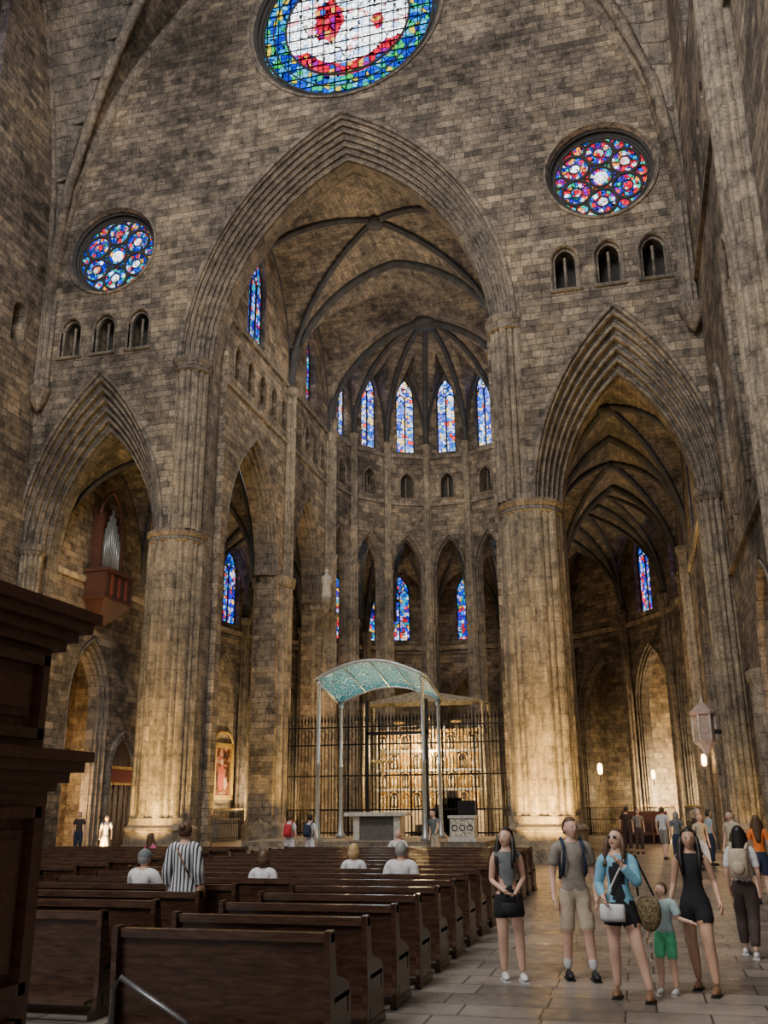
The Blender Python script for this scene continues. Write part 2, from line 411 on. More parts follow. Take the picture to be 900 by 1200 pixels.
def rose(name, cx, cz, R, Ro, gm, kind):
    mb = MB()
    rings = [(Ro+.08, -.0), (Ro+.08, .08), (Ro-.02, .1), (Ro-.05, 0), (Ro*.6+R*.4, -.12), (Ro*.6+R*.4, -.22), (Ro*.3+R*.7, -.25), (Ro*.3+R*.7, -.4), (R, -.45), (R, -.62)]
    n = 56
    for lo, hi, mt_ in ((0, 6, M_MOULD), (5, 10, M_TRACERY)):
        v = []; f = []; sub = rings[lo:hi]
        for r, z in sub:
            v += [(cx+r*cos(2*pi*i/n), cz+r*sin(2*pi*i/n), z) for i in range(n)]
        for j in range(len(sub)-1):
            for i in range(n): f.append((j*n+i, j*n+(i+1) % n, (j+1)*n+(i+1) % n, (j+1)*n+i))
        mb.add(v, f, mt_, False, FE)
    def disc(x, z, r, m, d=-.55, k=24): mb.add([(a, b, d) for a, b in circ(x, z, r, k)], [tuple(range(k))], m, False, FE)
    def ring(x, z, r, t, d=-.5): mb.tube([(a, b, d) for a, b in circ(x, z, r, 28)], t, M_TRACERY, 6, closed=True, M=FE)
    if kind == 'small':
        disc(cx, cz, R, gm, -.6, 48)
        ring(cx, cz, R*.24, .06); disc(cx, cz, R*.15, G_WHITE)
        ring(cx, cz, R*.97, .07)
        for k in range(6):
            a = k*pi/3+pi/6
            x = cx+R*.6*cos(a); z = cz+R*.6*sin(a)
            ring(x, z, R*.3, .07)
            ring(x, z, R*.12, .03)
            disc(x, z, R*.10, (G_WHITE, G_RED)[k % 2] if cx > 0 else (G_WHITE if k in (4, 5, 0) else G_RED))
            for q in range(6):
                b = q*pi/3+.2*k
                mb.tube([(x+R*.12*cos(b), z+R*.12*sin(b), -.52), (x+R*.3*cos(b), z+R*.3*sin(b), -.52)], .022, M_TRACERY, 4, M=FE)
                if (q+k) % 2: disc(x+R*.21*cos(b+.5), z+R*.21*sin(b+.5), R*.05, G_WHITE if (k in (3, 4) or cx > 0 and k % 3 == 0) else G_RED, -.56, 12)
            a2 = k*pi/3
            ring(cx+R*.84*cos(a2), cz+R*.84*sin(a2), R*.13, .05)
            disc(cx+R*.84*cos(a2), cz+R*.84*sin(a2), R*.05, G_RED, -.56, 12)
            mb.tube([(cx+R*.24*cos(a2), cz+R*.24*sin(a2), -.5), (cx+R*.7*cos(a2), cz+R*.7*sin(a2), -.5)], .045, M_TRACERY, 5, M=FE)
        return mb.obj(name)
    ring(cx, cz, R*.713, .06); ring(cx, cz, R*.98, .08); ring(cx, cz, R*.86, .035)
    for k in range(-7, 8):
        p = k*R/7.5; h = sqrt(max(0, R*R-p*p))
        mb.box(cx+p-.022, cx+p+.022, cz-h, cz+h, -.55, -.5, M_IRON, FE)
        mb.box(cx-h, cx+h, cz+p-.022, cz+p+.022, -.55, -.5, M_IRON, FE)
    ob = mb.obj(name)
    g = MB(); g.add([(a, 0, b) for a, b in circ(0, 0, R, 64)], [tuple(range(64))], G_CENTER)
    go = g.obj('rose_glass'); go.location = (XC+cx, D+.62, cz); go.parent = ob
    return ob
rose('window_rose_small', -SO, RZ, 1.98, 2.25, G_ROSE, 'small')
rose('window_rose_small', SO, RZ, 1.98, 2.25, G_ROSE2, 'small')
rose('window_rose_great', .1, 37.9, 4.35, 4.8, None, 'great')

# piers
for sx in (-1, 1):
    x = XC+sx*7.45; y = 35.0; mb = MB()
    mb.lathe(x, y, [(1.5, 0), (1.5, .45), (1.45, .5), (1.38, .55), (1.38, 1.0), (1.43, 1.05), (1.38, 1.15), (1.26, 1.25), (1.22, 1.5)], M_PIER, 16, False, rot=pi/8)
    mb.cluster(x, y, 1.4, 12.45, 1.2, M_PIER, 10, .86)
    mb.lathe(x, y, [(1.17, 12.4), (1.21, 12.45), (1.19, 12.55), (1.17, 12.6), (1.26, 12.75), (1.28, 12.82), (1.28, 12.9), (1.1, 12.95)], M_MOULD, 24, False, rot=pi/16)
    xu = XC+sx*7.0
    mb.cluster(xu, 34.6, 12.9, 20.25, .78, M_PIER, 7, .84)
    mb.lathe(xu, 34.6, [(.78, 20.1), (.84, 20.15), (.8, 20.25), (.88, 20.5), (.92, 20.6), (.92, 20.72), (.5, 20.8)], M_MOULD, 20, False)
    mb.obj('wall_pier')
for sx in (-1, 1):
    mb = MB(); x = XC+sx*14.0
    mb.cluster(x, 34.35, 1.2, 12.4, .5, M_PIER, 6)
    mb.lathe(x, 34.35, [(.62, 0), (.62, 1.1), (.5, 1.25)], M_PIER, 12, False)
    mb.lathe(x, 34.35, [(.5, 12.3), (.58, 12.5), (.6, 12.75), (.4, 12.8)], M_MOULD, 20, False)
    mb.lathe(XC+sx*14.1, 33.75, [(.08, 18.9), (.2, 19.1), (.28, 19.2), (.42, 19.6), (.52, 19.8), (.52, 20.0), (.3, 20.1)], M_MOULD, 20, False)
    mb.cluster(XC+sx*14.1, 33.85, 20.0, 24.5, .36, M_MOULD, 4)
    mb.obj('wall_respond')

# ------------------------------------------------------------------ vaults
def pn(u, r):
    R = (1+r*r)/2; return sqrt(max(0, R*R-(abs(u)+R-1)**2))/r
def vault_bay(name, cx, cy, w, l, sp, H, rib, n=28, ratio=1.3, ends=(1, 1), diag=True, ratio2=None, rm=None, barrel=False):
    rm = rm or M_RIB
    bm = bmesh.new(); uvl = bm.loops.layers.uv.new('UVMap'); g = []
    r2 = ratio2 or ratio
    for i in range(n+1):
        row = []
        for j in range(n+1):
            tx = -1+2*i/n; ty = -1+2*j/n
            z = sp+H*max(pn(tx, ratio), pn(ty, r2)); row.append(bm.verts.new((cx+w*tx, cy+l*ty, z)))
        g.append(row)
    for i in range(n):
        for j in range(n):
            tx = -1+2*(i+.5)/n; ty = -1+2*(j+.5)/n
            f = bm.faces.new((g[i][j], g[i+1][j], g[i+1][j+1], g[i][j+1]))
            for lp in f.loops:
                c = lp.vert.co
                if abs(tx) < abs(ty): lp[uvl].uv = (c.y, 1.6*abs(c.x-cx))
                else: lp[uvl].uv = (c.x, 1.6*abs(c.y-cy))
    me = bpy.data.meshes.new(name); bm.to_mesh(me); bm.free(); me.materials.append(M_VAULT)
    ob = bpy.data.objects.new(name, me); COL.objects.link(ob)
    mb = MB(); q = [-1+2*i/32 for i in range(33)]
    if diag:
        for sg in (1, -1):
            mb.tube([(cx+w*t, cy+sg*l*t, sp+H*pn(t, ratio)-.08) for t in q], rib, rm, 8)
            mb.tube([(cx+w*t, cy+sg*l*t, sp+H*pn(t, ratio)-.08-rib*.9) for t in q], rib*.5, rm, 6)
    for k, e in ((-1, ends[0]), (1, ends[1])):
        if e:
            mb.tube([(cx+w*t, cy+k*l, sp+H*pn(t, ratio)-.1) for t in q], rib*1.5, rm, 8)
            mb.tube([(cx+w*t, cy+k*l, sp+H*pn(t, ratio)-.1-rib*1.3) for t in q], rib*.7, rm, 6)
    for k in (-1, 1):
        mb.tube([(cx+k*(w-.05), cy+l*t, sp+H*pn(t, r2)-.05) for t in q], rib*.8, rm, 6)
    if diag: mb.lathe(cx, cy, [(rib*1.0, sp+H-.55), (rib*2.6, sp+H-.45), (rib*2.8, sp+H-.25), (rib*2, sp+H)], rm, 16)
    mb.obj(name+'_ribs', parent=None).parent = ob
    return ob
vault_bay('ceiling_nave', XC, 27.25, 14.5, 6.8, 24, 22, .26, ratio=22/14.5, ratio2=1.6, rm=M_MOULD)
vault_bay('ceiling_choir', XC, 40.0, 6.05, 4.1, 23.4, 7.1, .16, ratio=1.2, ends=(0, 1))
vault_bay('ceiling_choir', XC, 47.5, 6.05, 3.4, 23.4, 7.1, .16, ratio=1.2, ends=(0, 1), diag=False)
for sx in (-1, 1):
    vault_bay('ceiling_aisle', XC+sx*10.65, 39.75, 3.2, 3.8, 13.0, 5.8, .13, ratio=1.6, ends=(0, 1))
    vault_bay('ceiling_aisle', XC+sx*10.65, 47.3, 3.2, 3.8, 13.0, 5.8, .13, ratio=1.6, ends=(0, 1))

# ------------------------------------------------------------------ apse
AC = (XC+.25, 51.0); AR = 5.9; NF = 7; da = pi/NF
BC = (XC, 51.0)
def opt(a, r, c=None):
    c = c or BC; return (c[0]+r*sin(a), c[1]+r*cos(a))
hw = AR*tan(da/2); RC = AR/cos(da/2)
mb = MB(); trim = MB()
for i in range(NF):
    a = (i-3)*da; o = opt(a, AR, AC); F = frame((o[0], o[1], 0), (cos(a), -sin(a), 0))
    panel(mb, F, notch(-hw-.02, hw+.02, 30.3, [(0, 1.08, 15.8, 2.6)]), [hole(0, 20.85, .42, 21.9, .6), hole(0, 24.0, .62, 27.9, 1.5)], .8, M_WALL)
    mould(trim, F, 0, 0, .92, 2.3, 1.1, 2.65, 15.8, prof(2, .3, False), M_MOULD, 10)
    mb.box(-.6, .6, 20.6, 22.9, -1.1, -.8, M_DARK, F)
    trim.tube([(0, 20.85, -.3), (0, 22.3, -.3)], .05, M_MOULD, 6, M=F)
    trim.box(-hw, hw, 23.55, 23.75, -.02, .14, M_MOULD, F); trim.box(-hw, hw, 20.3, 20.45, -.02, .12, M_MOULD, F)
    trim.tube([(x, z, .02) for x, z in hole(0, 20.85, .46, 21.9, .66)], .06, M_MOULD, 5, M=F)
    window(F, 0, 24.05, .58, 27.9, 1.4, .3, G_LIGHT)
mb.obj('wall_apse')
for i in range(NF+1):
    a = (i-3.5)*da; x, y = opt(a, RC-.12, AC)
    trim.lathe(x, y, [(.45, 0), (.45, 1.2), (.36, 1.3), (.34, 12.0), (.42, 12.3), (.42, 12.5), (.3, 12.55), (.3, 15.6), (.38, 15.9), (.26, 16), (.24, 24.1), (.33, 24.3), (.33, 24.5), (.15, 24.6)], M_PIER, 36, False, amp=.22, lobes=6)
trim.obj('trim_apse_columns')
bm = bmesh.new(); uvl = bm.loops.layers.uv.new('UVMap')
rb = MB(); KZ = 30.6; SPA = 24.5
ns, ntt = 16, 12
for i in range(NF):
    a0 = (i-3.5)*da; a1 = a0+da
    p0 = Vector(opt(a0, RC, AC)); p1 = Vector(opt(a1, RC, AC)); kc = Vector(AC)
    g = []
    for si in range(ns+1):
        s_ = si/ns; row = []
        for ti in range(ntt+1):
            t = -1+2*ti/ntt; w_ = p0.lerp(p1, (t+1)/2); q = w_.lerp(kc, s_)
            z = SPA+max((KZ-SPA)*pn(1-s_, 1.0), 5.3*pn(t, 3.2))
            row.append(bm.verts.new((q.x, q.y, z)))
        g.append(row)
    for si in range(ns):
        for ti in range(ntt):
            f = bm.faces.new((g[si][ti], g[si+1][ti], g[si+1][ti+1], g[si][ti+1]))
            for lp in f.loops: lp[uvl].uv = ((lp.vert.co.x-lp.vert.co.y), lp.vert.co.z*1.3)
for i in range(NF+1):
    a = (i-3.5)*da; p = Vector(opt(a, RC-.05, AC)); kc = Vector(AC)
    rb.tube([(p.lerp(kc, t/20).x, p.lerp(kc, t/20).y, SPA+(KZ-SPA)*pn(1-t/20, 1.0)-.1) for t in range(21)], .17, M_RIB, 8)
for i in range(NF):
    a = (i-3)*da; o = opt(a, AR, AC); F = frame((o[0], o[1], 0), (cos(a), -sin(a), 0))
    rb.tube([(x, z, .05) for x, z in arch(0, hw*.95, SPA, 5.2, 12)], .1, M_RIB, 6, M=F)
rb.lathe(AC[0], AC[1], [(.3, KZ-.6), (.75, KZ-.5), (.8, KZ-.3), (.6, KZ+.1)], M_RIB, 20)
me = bpy.data.meshes.new('ceiling_apse'); bm.to_mesh(me); bm.free(); me.materials.append(M_VAULT)
ca = bpy.data.objects.new('ceiling_apse', me); COL.objects.link(ca)
rb.obj('apse_ribs').parent = ca

# ------------------------------------------------------------------ choir side walls
for sx, nm in ((-1, 'wall_choir_left'), (1, 'wall_choir_right')):
    if sx < 0: F = frame((XC-5.95, 36, 0), (0, 1, 0)); U = lambda y: y-36
    else: F = frame((XC+5.95, 51, 0), (0, -1, 0)); U = lambda y: 51-y
    mb = MB()
    b1, b2 = U(39.75), U(47.55)
    ns_ = sorted([(b1, 3.25, 12.9, 6.2), (b2, 2.5, 13.4, 5.3)])
    th = [37.1, 38.65, 40.2, 41.75, 43.2, 45.6, 47.0, 48.4, 49.8]
    hs = [hole(U(y), 20.9, .4, 22.0, .6) for y in th]+[hole(U(39.2), 24.0, 1.1, 27.2, 2.0), hole(U(47.6), 24.2, .8, 27.2, 1.6)]
    panel(mb, F, notch(0, 15, 31, ns_), hs, 1.2, M_WALL)
    for y in th:
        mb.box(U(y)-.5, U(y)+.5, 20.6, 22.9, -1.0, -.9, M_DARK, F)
        mb.tube([(x, z, .02) for x, z in hole(U(y), 20.9, .44, 22.0, .66)], .06, M_MOULD, 5, M=F)
    mould(mb, F, b1, 12.9, 2.85, 5.2, 3.25, 6.2, 12.9, prof(4, .7), M_MOULD, 18)
    mould(mb, F, b2, 12.9, 2.15, 4.4, 2.5, 5.3, 13.4, prof(4, .7), M_MOULD, 18)
    mb.box(0, 15, 23.45, 23.65, -.02, .16, M_MOULD, F); mb.box(0, 15, 20.2, 20.35, -.02, .12, M_MOULD, F)
    X = XC+sx*5.9
    for y in (44.05, 50.8):
        mb.cluster(X, y, 13.0, 23.1, .36, M_PIER, 4)
        mb.lathe(X, y, [(.36, 23.0), (.46, 23.25), (.46, 23.5), (.2, 23.6)], M_MOULD, 16, False)
    for y, R in ((44.05, 1.02), (50.8, .8)):
        mb.lathe(XC+sx*6.55, y, [(R+.2, 0), (R+.2, 1.0), (R+.08, 1.15), (R+.02, 1.4)], M_PIER, 16, False, rot=pi/8)
        mb.cluster(XC+sx*6.55, y, 1.3, 12.6, R, M_PIER, 9, .86)
        mb.lathe(XC+sx*6.55, y, [(R, 12.45), (R+.06, 12.55), (R+.12, 12.85), (R+.12, 12.95), (R-.1, 13.0)], M_MOULD, 24, False)
    mb.obj(nm)
    window(F, U(39.2), 24.05, 1.05, 27.2, 1.95, .25, G_COOL, 3)
    window(F, U(47.6), 24.25, .75, 27.2, 1.55, .4, G_COOL, 2)

# ------------------------------------------------------------------ ambulatory
BR = 13.75; NB = 9; db = pi/NB; bw_ = BR*tan(db/2)
mb = MB(); ch = MB()
for i in range(NB):
    a = (i-4)*db; o = opt(a, BR); F = frame((o[0], o[1], 0), (cos(a), -sin(a), 0))
    wins = {0: [(.9, .85)], 6: [], 3: [(0, .7), (-1.75, .5)], 2: [(0, .7), (-1.75, .5)]}.get(i, [(0, .78)])
    acx, aw = (.55, 1.82) if i == 0 else (0, 2.0)
    panel(mb, F, notch(-bw_-.02, bw_+.02, 20.5, [(acx, aw, 7.4, 3.7)]), [hole(c_, 12.9, w_+.04, 16.2, 1.5) for c_, w_ in wins], .7, M_WALL)
    mould(mb, F, acx, 0, aw-.22, 3.2, aw+.02, 3.75, 7.4, prof(3, .4, False), M_MOULD, 12)
    mb.box(-bw_, bw_, 11.9, 12.1, -.02, .15, M_MOULD, F)
    for c_, w_ in wins: window(F, c_, 12.95, w_, 16.2, 1.4, .3, G_COOL)
    o2 = opt(a, BR+3.2); F2 = frame((o2[0], o2[1], 0), (cos(a), -sin(a), 0)); w2 = (BR+3.2)*tan(db/2)
    ch.box(-w2, w2, 0, 12.2, -.3, 0, M_LIGHTST, F2)
    ch.box(-w2, w2, 12.2, 12.5, -.3, 3.4, M_LIGHTST, F2)
    c = (i-3.5)*db
    if i < NB-1:
        q = opt(c, BR+.3); F3 = frame((q[0], q[1], 0), (sin(c), cos(c), 0))
        ch.box(0, 3.6, 0, 12.2, -.15, .15, M_LIGHTST, F3)
for i in range(NB+1):
    c = (i-4.5)*db; x, y = opt(c, BR/cos(db/2)-.15)
    mb.lathe(x, y, [(.42, 0), (.42, 1), (.32, 1.1), (.32, 13.0), (.42, 13.2), (.42, 13.4), (.2, 13.5)], M_PIER, 36, False, amp=.2, lobes=6)
F = frame((*opt(radians(-80), BR), 0), (cos(radians(-80)), -sin(radians(-80)), 0))
mb.box(-1.3, 2.4, 0, 11.3, -.6, -.35, M_LIGHTST, F)
mb.obj('wall_ambulatory')
for sx, nm in ((-1, 'wall_aisle_left'), (1, 'wall_aisle_right')):
    if sx < 0: F = frame((XC-BR, 35.6, 0), (0, 1, 0)); U = lambda y: y-35.6
    else: F = frame((XC+BR, 51, 0), (0, -1, 0)); U = lambda y: 51-y
    mb = MB(); ns_ = sorted([(U(39.4), 1.75, 6.6, 3.0), (U(47.3), 1.75, 7.0, 3.2)])
    hs = [hole(U(47.3), 12.9, .8, 16.2, 1.5)] + ([hole(U(39.9), 12.9, .8, 16.2, 1.5)] if sx > 0 else [])
    panel(mb, F, notch(0, 15.4, 20.5, ns_), hs, .7, M_WALL)
    for n_ in ns_: mould(mb, F, n_[0], 0, 1.4, n_[3]-.7, 1.77, n_[3]+.05, n_[2], prof(3, .5, False), M_MOULD, 12)
    for y in (44.6,):
        mb.cluster(XC+sx*(BR-.1), y, 0, 13.0, .36, M_PIER, 4); mb.lathe(XC+sx*(BR-.1), y, [(.36, 12.9), (.45, 13.1), (.45, 13.3), (.2, 13.4)], M_MOULD, 16, False)
    mb.obj(nm)
    window(F, U(47.3), 12.95, .76, 16.2, 1.4, .1, G_COOL)
    if sx > 0: window(F, U(39.9), 12.95, .76, 16.2, 1.4, .1, G_COOL)
    bx = XC+sx*(BR+3.2); xa, xb = sorted((XC+sx*(BR+.7), bx))
    ch.box(min(bx, bx+sx*.3), max(bx, bx+sx*.3), 36, 51.5, 0, 12.2, M_LIGHTST)
    ch.box(xa-.8, xb+.8, 35.9, 51.5, 12, 12.3, M_LIGHTST)
    for y in (36.2, 43.5, 50.9): ch.box(xa, xb, y-.2, y+.2, 0, 12.2, M_LIGHTST)
ch.obj('wall_chapels')
redp = pm('red_painted_wood', (.25, .05, .03), .6)
F = frame((XC-BR+.02, 42.6, 0), (0, 1, 0)); mb = MB()
mould(mb, F, 0, 0, .95, 1.4, 1.3, 1.9, 3.6, [(1, 0), (1, -.16), (.8, -.2), (.6, -.12), (.45, -.2), (.3, -.1), (0, -.06), (0, 0)], M_MOULD, 10)
g = hole(0, 0, .98, 3.6, 1.45, 8)
mb.add([(x, z, .03) for x, z in g], [tuple(range(len(g)))], M_WOOD, False, F)
for x in (-.5, 0, .5): mb.box(x-.03, x+.03, 0, 3.4, .03, .07, M_WOOD2, F)
mb.box(-.95, .95, 3.0, 3.7, .03, .12, redp, F); mb.box(-1.0, 1.0, 3.65, 3.78, .03, .18, M_GOLD, F); mb.box(-1.0, 1.0, 2.92, 3.03, .03, .18, M_GOLD, F)
mb.obj('door_1')
bm = bmesh.new(); uvl = bm.loops.layers.uv.new('UVMap'); g = []
na, nr = 72, 14; ra, rb_ = 6.7, BR/cos(db/2)
for i in range(na+1):
    a = -pi/2+pi*i/na; ta = ((i*NB/na) % 1)*2-1; row = []
    for j in range(nr+1):
        t = -1+2*j/nr; r = (ra+rb_)/2+(rb_-ra)/2*t; x, y = opt(a, r)
        row.append(bm.verts.new((x, y, 13.0+5.8*max(pn(t, 1.5), pn(ta, 1.5)*(.5+.5*abs(t)) if abs(ta) < 1 else 0))))
    g.append(row)
for i in range(na):
    for j in range(nr):
        f = bm.faces.new((g[i][j], g[i+1][j], g[i+1][j+1], g[i][j+1]))
        for k, lp in enumerate(f.loops): lp[uvl].uv = ((i+(k in (1, 2)))*.45, (j+(k in (2, 3)))*.8)
me = bpy.data.meshes.new('ceiling_ambulatory'); bm.to_mesh(me); bm.free(); me.materials.append(M_VAULT)
cb = bpy.data.objects.new('ceiling_ambulatory', me); COL.objects.link(cb)
rb = MB()
for i in range(NB+1):
    a = -pi/2+pi*i/NB
    rb.tube([(*opt(a, (ra+rb_)/2+(rb_-ra)/2*t/10), 13.0+5.8*pn(t/10, 1.5)-.08) for t in range(-10, 11)], .16, M_RIB, 8)
for i in range(NB):
    for s_ in (-1, 1):
        rb.tube([(*opt(-pi/2+pi*(i+.5+s_*t/20)/NB, (ra+rb_)/2+(rb_-ra)/2*t/10), 13.0+5.8*pn(t/10, 1.5)-.08) for t in range(-10, 11)], .12, M_RIB, 6)
rb.obj('ambulatory_ribs').parent = cb

# ------------------------------------------------------------------ nave side walls
NW = 14.4
F = frame((XC+NW, 34.1, 0), (0, -1, 0)); U = lambda y: 34.1-y
mb = MB()
cham = [(U(27.2), 2.2, 5.4, 3.0), (U(15.5), 2.2, 5.4, 3.0), (U(6.0), 2.2, 5.4, 3.0)]
hs = [hole(U(27.3), 27.5, 1.7, 37, 3.5), hole(U(13.5), 27.5, 1.7, 37, 3.5)]
for y in (32.0, 30.2, 28.4, 26.6, 24.8, 23.0): hs.append(hole(U(y), 22.2, .35, 23.6, .5))
hs += [hole(U(25.6), 10.6, 1.15, 15.4, 2.2), hole(U(31.2), 10.6, .8, 14.6, 1.5)]
panel(mb, F, notch(0, 40, 47, cham), hs, 1.2, M_WALL)
for c in cham:
    mould(mb, F, c[0], 0, 1.7, 2.3, 2.22, 3.05, c[2], prof(3, .8, False), M_MOULD, 14)
    mb.box(c[0]-3, c[0]+3, 0, 9.5, -3.4, -3.2, M_LIGHTST, F); mb.box(c[0]-3, c[0]+3, 9, 9.3, -3.4, -1.1, M_LIGHTST, F)
    for k in (-3, 3): mb.box(c[0]+k-.1, c[0]+k+.1, 0, 9.3, -3.4, -1.1, M_LIGHTST, F)
for y in (32.0, 30.2, 28.4, 26.6, 24.8, 23.0): mb.box(U(y)-.6, U(y)+.6, 22, 24.4, -1.0, -.9, M_DARK, F)
mb.box(U(34), U(22), 10.2, 17.9, -1.0, -.85, M_WALL, F)
mb.box(0, 40, 20.9, 21.1, -.02, .14, M_MOULD, F); mb.box(0, 40, 9.5, 9.65, -.02, .12, M_MOULD, F)
for x, z0, w, s1, r in ((U(25.6), 10.6, 1.15, 15.4, 2.2), (U(31.2), 10.6, .8, 14.6, 1.5)):
    mb.tube([(a, b, .03) for a, b in hole(x, z0, w+.1, s1, r+.12)], .12, M_MOULD, 6, M=F)
for y in (20.9, 6.5):
    mb.cluster(XC+NW, y, 0, 46, .72, M_PIER, 8)
    mb.lathe(XC+NW, y, [(.95, 0), (.95, 1.2), (.75, 1.4)], M_PIER, 16, False)
for y in (29.9, 24.6): mb.lathe(XC+NW-.05, y, [(.4, 0), (.4, 1), (.3, 1.1), (.3, 5.2), (.38, 5.4), (.38, 5.6), (.2, 5.7)], M_PIER, 24, False)
mb.obj('wall_right')
window(F, U(27.3), 27.55, 1.6, 37, 3.3, .5, G_COOL, 3); window(F, U(13.5), 27.55, 1.6, 37, 3.3, .5, G_COOL, 3)
F = frame((XC-NW, -6, 0), (0, 1, 0)); U = lambda y: y+6
mb = MB()
panel(mb, F, notch(0, 40.1, 47, [(U(10), 2.2, 5.4, 3), (U(26.8), 2.2, 5.4, 3.0)]), [hole(U(27.3), 27.5, 1.7, 37, 3.5), hole(U(13.5), 27.5, 1.7, 37, 3.5), hole(U(32.2), 21.6, .45, 23, .6), hole(U(30.5), 21.6, .45, 23, .6)], 1.2, M_WALL)
for y in (32.2, 30.5): mb.box(U(y)-.7, U(y)+.7, 21.4, 24, -1.0, -.9, M_DARK, F)
for y in (10, 26.8): mb.box(U(y)-3, U(y)+3, 0, 9.5, -3, -2.8, M_LIGHTST, F)
mb.cluster(XC-NW, 20.4, 0, 46, .8, M_PIER, 8)
mb.obj('wall_left')
window(F, U(27.3), 27.55, 1.6, 37, 3.3, .5, G_COOL, 3); window(F, U(13.5), 27.55, 1.6, 37, 3.3, .5, G_COOL, 3)

mb = MB(); mb.box(-45, 22, -12, 74, -.3, 0, M_FLOOR); mb.obj('floor')
mb = MB()
for i, (y, z) in enumerate(((36.3, .18), (36.65, .36), (37.0, .55))): mb.box(XC-5.3+i*.2, XC+5.3-i*.2, y, 43.9, 0, z, M_PIER)
mb.obj('presbytery_platform')

# ------------------------------------------------------------------ altar canopy
cx0, cx1, cy0, cy1 = XC-2.05, XC+2.4, 38.0, 41.2
mb = MB()
for x in (cx0, cx1):
    for y in (cy0, cy1):
        h = 6.95 if y == cy0 else 6.3
        mb.lathe(x, y, [(.2, .55), (.2, .7), (.12, .8), (.1, 1.2), (.085, 1.3), (.07, 3.5), (.1, 3.55), (.07, 3.6), (.07, h-.25), (.12, h-.2), (.12, h)], M_SILVER, 14)
n = 20; v = []; f = []
for k in (0, 1):
    for i in range(n+1):
        t = i/n
        for j in range(9):
            u_ = j/8
            x = cx0-.15+(cx1-cx0+.3)*t; y = cy0-.15+(cy1-cy0+.3)*u_
            z = 6.95-.65*u_+.7*sin(pi*t)+.12*sin(pi*u_)+k*.07
            v.append((x, y, z))
for k in (0, 1):
    o = k*(n+1)*9
    for i in range(n):
        for j in range(8): f.append((o+i*9+j, o+(i+1)*9+j, o+(i+1)*9+j+1, o+i*9+j+1))
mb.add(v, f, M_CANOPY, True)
for yy, dz in ((cy0-.15, 0), (cy1+.15, -.65)):
    mb.tube([(cx0-.15+(cx1-cx0+.3)*i/n, yy, 6.97+dz+.7*sin(pi*i/n)) for i in range(n+1)], .08, M_SILVER, 8)
for xx in (cx0-.15, cx1+.15): mb.tube([(xx, cy0-.15, 6.98), (xx, cy1+.15, 6.33)], .08, M_SILVER, 8)
for q in (.25, .5, .75): mb.tube([(cx0+(cx1-cx0)*q, cy0-.1, 6.93+.7*sin(pi*q)), (cx0+(cx1-cx0)*q, cy1+.1, 6.28+.7*sin(pi*q))], .03, M_SILVER, 6)
mb.obj('altar_canopy')
mb = MB()
mb.box(-11.75, -9.15, 38.7, 39.9, 1.48, 1.62, M_MARBLE)
for x in (-11.4, -9.7): mb.box(x, x+.25, 38.9, 39.7, .55, 1.48, M_MARBLE)
mb.box(-11.15, -9.7, 39.1, 39.5, .55, 1.48, pm('grey_stone_slab', (.12, .11, .1), .6))
mb.obj('stone_altar_table')
mb = MB()
mb.box(-7.1, -6.15, 37.4, 38.1, .55, 1.4, M_MARBLE); mb.box(-7.17, -6.08, 37.33, 38.17, 1.4, 1.5, M_MARBLE); mb.box(-7.17, -6.08, 37.33, 38.17, .55, .67, M_MARBLE)
for i in range(3):
    mb.tube([(a, 37.37, b) for a, b in circ(-6.92+i*.3, 1.05, .1, 12)], .02, M_TRACERY, 5, closed=True)
    mb.box(-7.05+i*.3, -6.8+i*.3, 37.38, 37.41, .72, 1.34, M_RELIEF)
mb.obj('carved_marble_ambo')
mb = MB()
mb.box(-7.0, -6.3, 38.6, 38.9, 1.3, 2.05, M_IRON); mb.tube([(-6.65, 38.75, .55), (-6.65, 38.75, 1.35)], .04, M_IRON, 8); mb.lathe(-6.65, 38.75, [(.25, .55), (.22, .6)], M_IRON, 12)
mb.obj('loudspeaker_on_stand')
mb = MB()
x, y = -10.5, 40.3
mb.lathe(x, y, [(.3, .55), (.28, .65), (.08, .75), (.05, 1.0), (.09, 1.1), (.035, 1.2), (.03, 3.0), (.08, 3.05), (.04, 3.15)], M_GOLD, 12)
mb.box(x-.05, x+.05, y-.03, y+.03, 3.1, 4.1, M_GOLD); mb.box(x-.4, x+.4, y-.03, y+.03, 3.62, 3.74, M_GOLD)
for a, b in ((x-.42, 3.68), (x+.42, 3.68), (x, 4.12), (x, 3.68)): mb.ell((a, y, b), (.09, .05, .09), M_GOLD)
mb.obj('processional_cross')
mb = MB(); ys = 43.3
x = XC-5.3; i = 0
while x < XC+5.35:
    big = (i % 9 == 0)
    mb.tube([(x, ys, .55), (x, ys, 5.9 if big else 5.6)], .045 if big else .022, M_IRON, 5)
    mb.lathe(x, ys, [(.01, 5.55), (.06, 5.7), (.0, 6.0 if not big else 6.3)], M_IRON, 5)
    x += .165; i += 1
for z in (.7, 1.7, 3.2, 4.6, 5.4): mb.box(XC-5.3, XC+5.35, ys-.03, ys+.03, z-.035, z+.035, M_IRON)
x = XC-5.2
while x < XC+5.2:
    mb.tube([(x+.12*cos(a*pi/5), ys, 5.05+.22*sin(a*pi/5)) for a in range(10)], .018, M_IRON, 4, closed=True); x += .33
for x in (XC-1.4, XC+1.4): mb.box(x-.08, x+.08, ys-.1, ys+.1, .55, 6.6, M_IRON)
mb.box(XC-1.5, XC+1.5, ys-.1, ys+.1, 5.0, 5.15, M_IRON)
mb.obj('iron_choir_screen')
